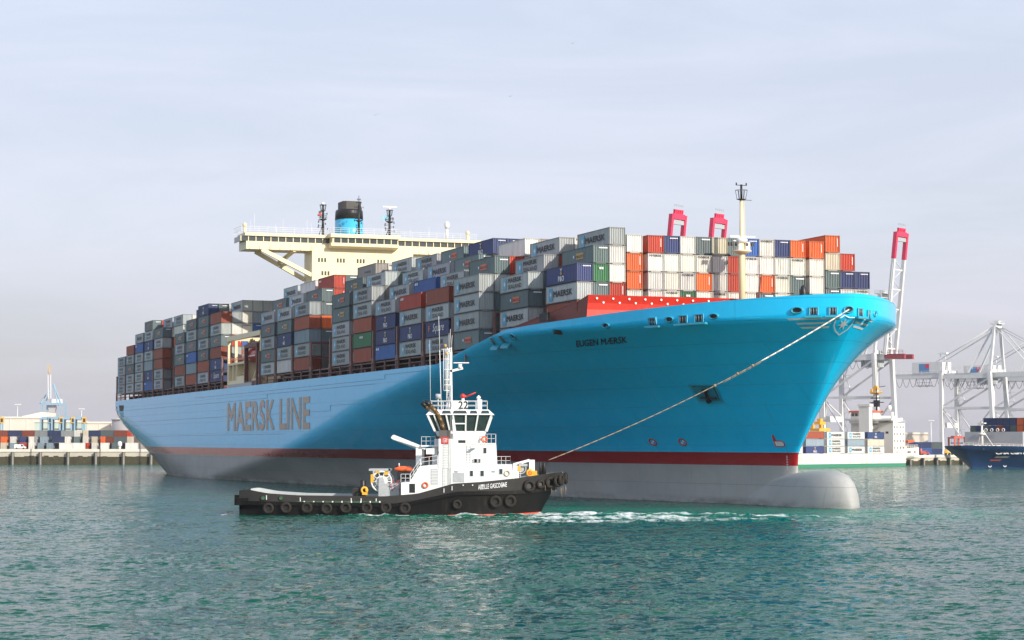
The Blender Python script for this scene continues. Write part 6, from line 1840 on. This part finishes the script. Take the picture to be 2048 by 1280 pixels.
for k, col in enumerate(WROWS):
    x0 = 24.0 + k * 14.2
    for row in range(1):
        for ti, code in enumerate(col):
            if not code or (row == 0 and ti == 2 and k in (4,)): continue
            cc = code if row == 0 else random.choice('STBPLG')
            p = ws.matrix_basis @ Vector((x0 + CL, 9.6 - row * 2.6 - 1.22, 5.2 + 2.63 * ti))
            p = Matrix.Translation(wst) @ Matrix.Rotation(WROT, 4, 'Z') @ Vector((x0 + CL, 9.4 - row * 2.6 - 1.22, 5.0 + 2.63 * ti))
            r = thing('shipping_container', f'{DESC[cc]} on white ship, {ORD[ti]} tier, {ORD[k]} stack forward of its house', 'container', p, WROT + math.pi, 'containers on the white ship')
            c = COL[cc] if cc not in 'SG' else (.66, .66, .62)
            for me, f in zip(CM[2.63], (1, 1, .7)):
                o = put(me.name.split('.')[0], me, r); o.color = (c[0] * f, c[1] * f, c[2] * f, 1)
            # the door end faces its bow, so the blank rear wall is the one in view
            if row == 0:
                for me in SIDE_X.get(cc, []): put(me.name.split('.')[0], me, r)
spreader(Matrix.Translation(wst) @ Matrix.Rotation(WROT, 4, 'Z') @ Vector((24 + 14.2 * 2 + 8, 4, 13.0)), 'yellow spreader resting on containers of the white ship', 1.25)

# ------------------------------------------------------------------ navy ship's bow at the right edge
ns_o = Vector((PXL(1921, 716), 716, 0))
nv = thing('container_ship', 'bow of a navy container ship with white foremast at the right edge', 'container ship', ns_o, WROT)
def nh(d, z):
    tip = -7.5 + 7.5 * min(1, max(0, z) / 7.2) ** 1.3; dd = d + tip
    if dd <= 0: return 0.0
    L = 34 - 12 * min(1, max(0, z) / 7.2); t_ = min(1, dd / L)
    return 15.5 * (1 - (1 - t_) ** (1.25 + .9 * min(1, max(0, z) / 7.2))) ** .9
g = G()
for sd in (1, -1):
    rows = []
    for z in (-1, 0, .6, 1.2, 2, 3, 4, 5, 6, 6.8, 7.4):
        tip = 7.5 - 7.5 * min(1, max(0, z) / 7.2) ** 1.3; row = []
        for f in np.linspace(0, 1, 40) ** 1.6:
            d = tip + f * (110 - tip); row.append((-d, sd * nh(d, z), z + (.5 * max(0, 1 - d / 20) if z > 7 else 0)))
        rows.append(row)
    g.grid(rows, 0, True, flip=(sd < 0))
g.build('hull', M_navyhull, nv)
g = G()
dd = np.linspace(.4, 109, 24)
for a, b in zip(dd[:-1], dd[1:]): g.poly([(-a, -nh(a, 6.6), 6.6), (-a, nh(a, 6.6), 6.6), (-b, nh(b, 6.6), 6.6), (-b, -nh(b, 6.6), 6.6)])
g.build('deck', M_deck, nv)
g = G(); add_text(g, 'CMA CGM DON', lambda a, b: (-(9.5 + 13 * a), nh(9.5 + 13 * a, 5.3) + .12, 4.9 + .95 * b), 0, .03); g.build('name_lettering', M_whitel, nv)
g = G(); g.tube((-15, 0, 6.6), (-15, 0, 15.8), .55, .3, 8); g.tube((-15, 0, 13.6), (-20, 2.4, 6.6), .18, n=5); g.tube((-15, 0, 13.6), (-17, -3.0, 6.6), .18, n=5); g.lathe([(.4, 11.3), (1.3, 11.6), (1.3, 12)], -15, 0, 8); g.box(-15.8, -14.2, -1.3, 1.3, 15.3, 15.7); g.tube((-15, 0, 15.8), (-15, 0, 17), .1, n=4); g.build('foremast', M_ivory, nv)
g = G(); g.box(-23, -22.5, -10.5, 11.5, 6.61, 12.6); g.box(-26, -23.01, 11.0, 11.49, 6.61, 12.6); g.build('breakwater', M_greyw, nv)
g = G()
for k in range(14):
    x, y = -random.uniform(4, 20), random.uniform(-5, 6); g.lathe([(.3, 6.6), (.35, 7.6), (.5, 8.0)], x, y, 8)
for k in range(4): g.torus((-21.8, -2 + k * 2.2, 13.2), (1, 0, 0), .5, .16, 10, 5)
g.rail([(-1, .6, 7.8), (-6, nh(6, 7.4), 7.5), (-14, nh(14, 7.4), 7.3), (-21, nh(21, 7.4), 7.3)], 1.0, .06, 1.6); g.build('foredeck_gear', M_ivory, nv)
g = G()
for u_, z_ in ((12.5, .9), (17.5, 1.0)):
    P = lambda r, a: (-(u_ + r * math.cos(a)), nh(u_ + r * math.cos(a), z_) + .1, z_ + r * math.sin(a) * .9)
    for k in range(10): a0, a1 = k * .6283, (k + 1) * .6283; g.poly([P(.32, a0), P(.32, a1), P(.55, a1), P(.55, a0)])
g.build('thruster_marks', M_whitel, nv)
g = G(); g.poly([(-(11 + a), nh(11 + a, z) + .1, z) for a, z in ((0, 3.7), (4.2, 3.7), (4.2, 4.2), (0, 4.2))], 0); g.poly([(-(11 + a), nh(11 + a, z) + .1, z) for a, z in ((-.2, 2.6), (3, 2.6), (3, 3.1), (-.2, 3.1))], 1); g.build('bow_plates', [M_wallgrey, M_orange], nv)
for k in range(9):
    for ti in range(2 if k < 2 else 3):
        for j in range(1):
            code = random.choice('NNDQNNBD') if not (k > 6) else 'O'
            p = Matrix.Translation(ns_o) @ Matrix.Rotation(WROT, 4, 'Z') @ Vector((-26.5 - CL - j * 14, -10.5 + 2.55 * k + 1.3, 7.0 + 2.63 * (ti + (1 if k < 2 else 1))))
            r = thing('shipping_container', f'{DESC[code]} on navy ship, {ORD[ti]} tier, {ORD[k]} column from its far side', 'container', p, WROT, 'containers on the navy ship')
            c = COL[code]
            for me, f in zip(CM[2.63], (1, 1, .6)):
                o = put(me.name.split('.')[0], me, r); o.color = (c[0] * f * .8, c[1] * f * .8, c[2] * f * .8, 1)

# ------------------------------------------------------------------ bits and pieces on the right quay
rc = [(1828, 'N', 0), (1828, 'N', 1), (1850, 'L', 0), (1850, 'N', 1), (1871, 'N', 0), (1871, 'D', 1)]
ymN = yard_mesh(4.45, 1)
for px, code, ti in rc:
    o = put('shipping_container', ymN, None, (PXL(px, 876), 876, QR_Z + 2.62 * ti)); c = COL[code]; o.color = (*[v * .8 for v in c], 1)
    tag(o, f'{CNAME[code]} container {"upper" if ti else "lower"}, {"left" if px < 1840 else "middle" if px < 1860 else "right"} of the row behind the white ship\'s stern', 'container', 'dark containers behind the right quay')
straddle(1912, 905, QR_Z, 'red and white straddle carrier behind the quay beside the white crane', 'red straddle carriers', paint('straddle_red', (.50, .10, .07), .5), M_white, 7.4, 2.2)
van('van', 'small red and white van on the quay behind the white stern', 'van', (PXL(1850, 834) , 836, QR_Z + .003), 0, paint('van_red', (.55, .12, .10), .4, .1, 2), None, 3.4, 1.7)
o = G(); o.box(-2.6, 2.6, -1.2, 1.2, 0, 2.3); o.box(-2.7, 2.7, -1.3, 1.3, 2.303, 2.45); o = o.build('site_cabin', M_ivory, None, (PXL(1902, 868), 868, QR_Z + .003)); tag(o, 'cream site cabin on the quay under the white crane leg', 'cabin')
for px, nm in ((1893, 'left'), (1906, 'right')):
    t = thing('quay_tractor', f'small yellow quay tractor, {nm} of two before the cream cabin', 'tractor', (PXL(px, 858), 858, QR_Z), 0, 'yellow quay tractors')
    g = G(); g.box(-1.1, 1.1, -.8, .8, .5, 1.2); g.box(-1.0, .1, -.75, .75, 1.203, 2.2); g.build('body', M_yellow, t)
    for x in (-.7, .7):
        g = G(); g.tube((x, -.9, .42), (x, .9, .42), .42, n=10); g.build('wheel', M_black, t)
o = G(); o.lathe([(.5, 0), (.5, 2.4), (.3, 2.6)], 0, 0, 10); o = o.build('bollard_post', paint('faded_red', (.55, .14, .10), .6), None, (PXL(1840, 830), 830, QR_Z)); tag(o, 'stubby faded red post on the quay edge by the white stern', 'post')

# ------------------------------------------------------------------ gulls
for px, py, lab in ((1020, 188, 'tiny gull high in the sky above the ship\'s middle'), (749, 226, 'tiny gull in the sky above the funnel'), (1146, 80, 'tiny gull highest in the sky')):
    Y = 230.0
    g = G()
    g.prism([(-.16, -.02), (.02, -.05), (.2, .0), (.02, .06)], -.04, .04, 'y')
    g.poly([(0, .03, .03), (.05, .45, .17), (-.08, .75, .06), (-.12, .4, .12)]); g.poly([(0, -.03, .03), (-.12, -.4, .12), (-.08, -.75, .06), (.05, -.45, .17)])
    o = g.build('gull', M_wallgrey, None, (PXL(px, Y), Y, ZPY(py, Y)), 1.2); tag(o, lab, 'gull', 'gulls')

# ------------------------------------------------------------------ haze
g = G(); g.box(-10000, 10000, -400, 15000, -4.0, 118.0)
hm = bpy.data.materials.new('haze_air'); hm.use_nodes = True
hn, hl = hm.node_tree.nodes, hm.node_tree.links
for n in list(hn): hn.remove(n)
ho = hn.new('ShaderNodeOutputMaterial'); hv = hn.new('ShaderNodeVolumePrincipled')
hv.inputs['Color'].default_value = (0.76, 0.78, 0.86, 1); hv.inputs['Density'].default_value = 0.00005; hv.inputs['Anisotropy'].default_value = 0.0
hl.new(hv.outputs['Volume'], ho.inputs['Volume'])
hz_o = g.build('haze', hm); tag(hz_o, None, None, None, 'stuff')
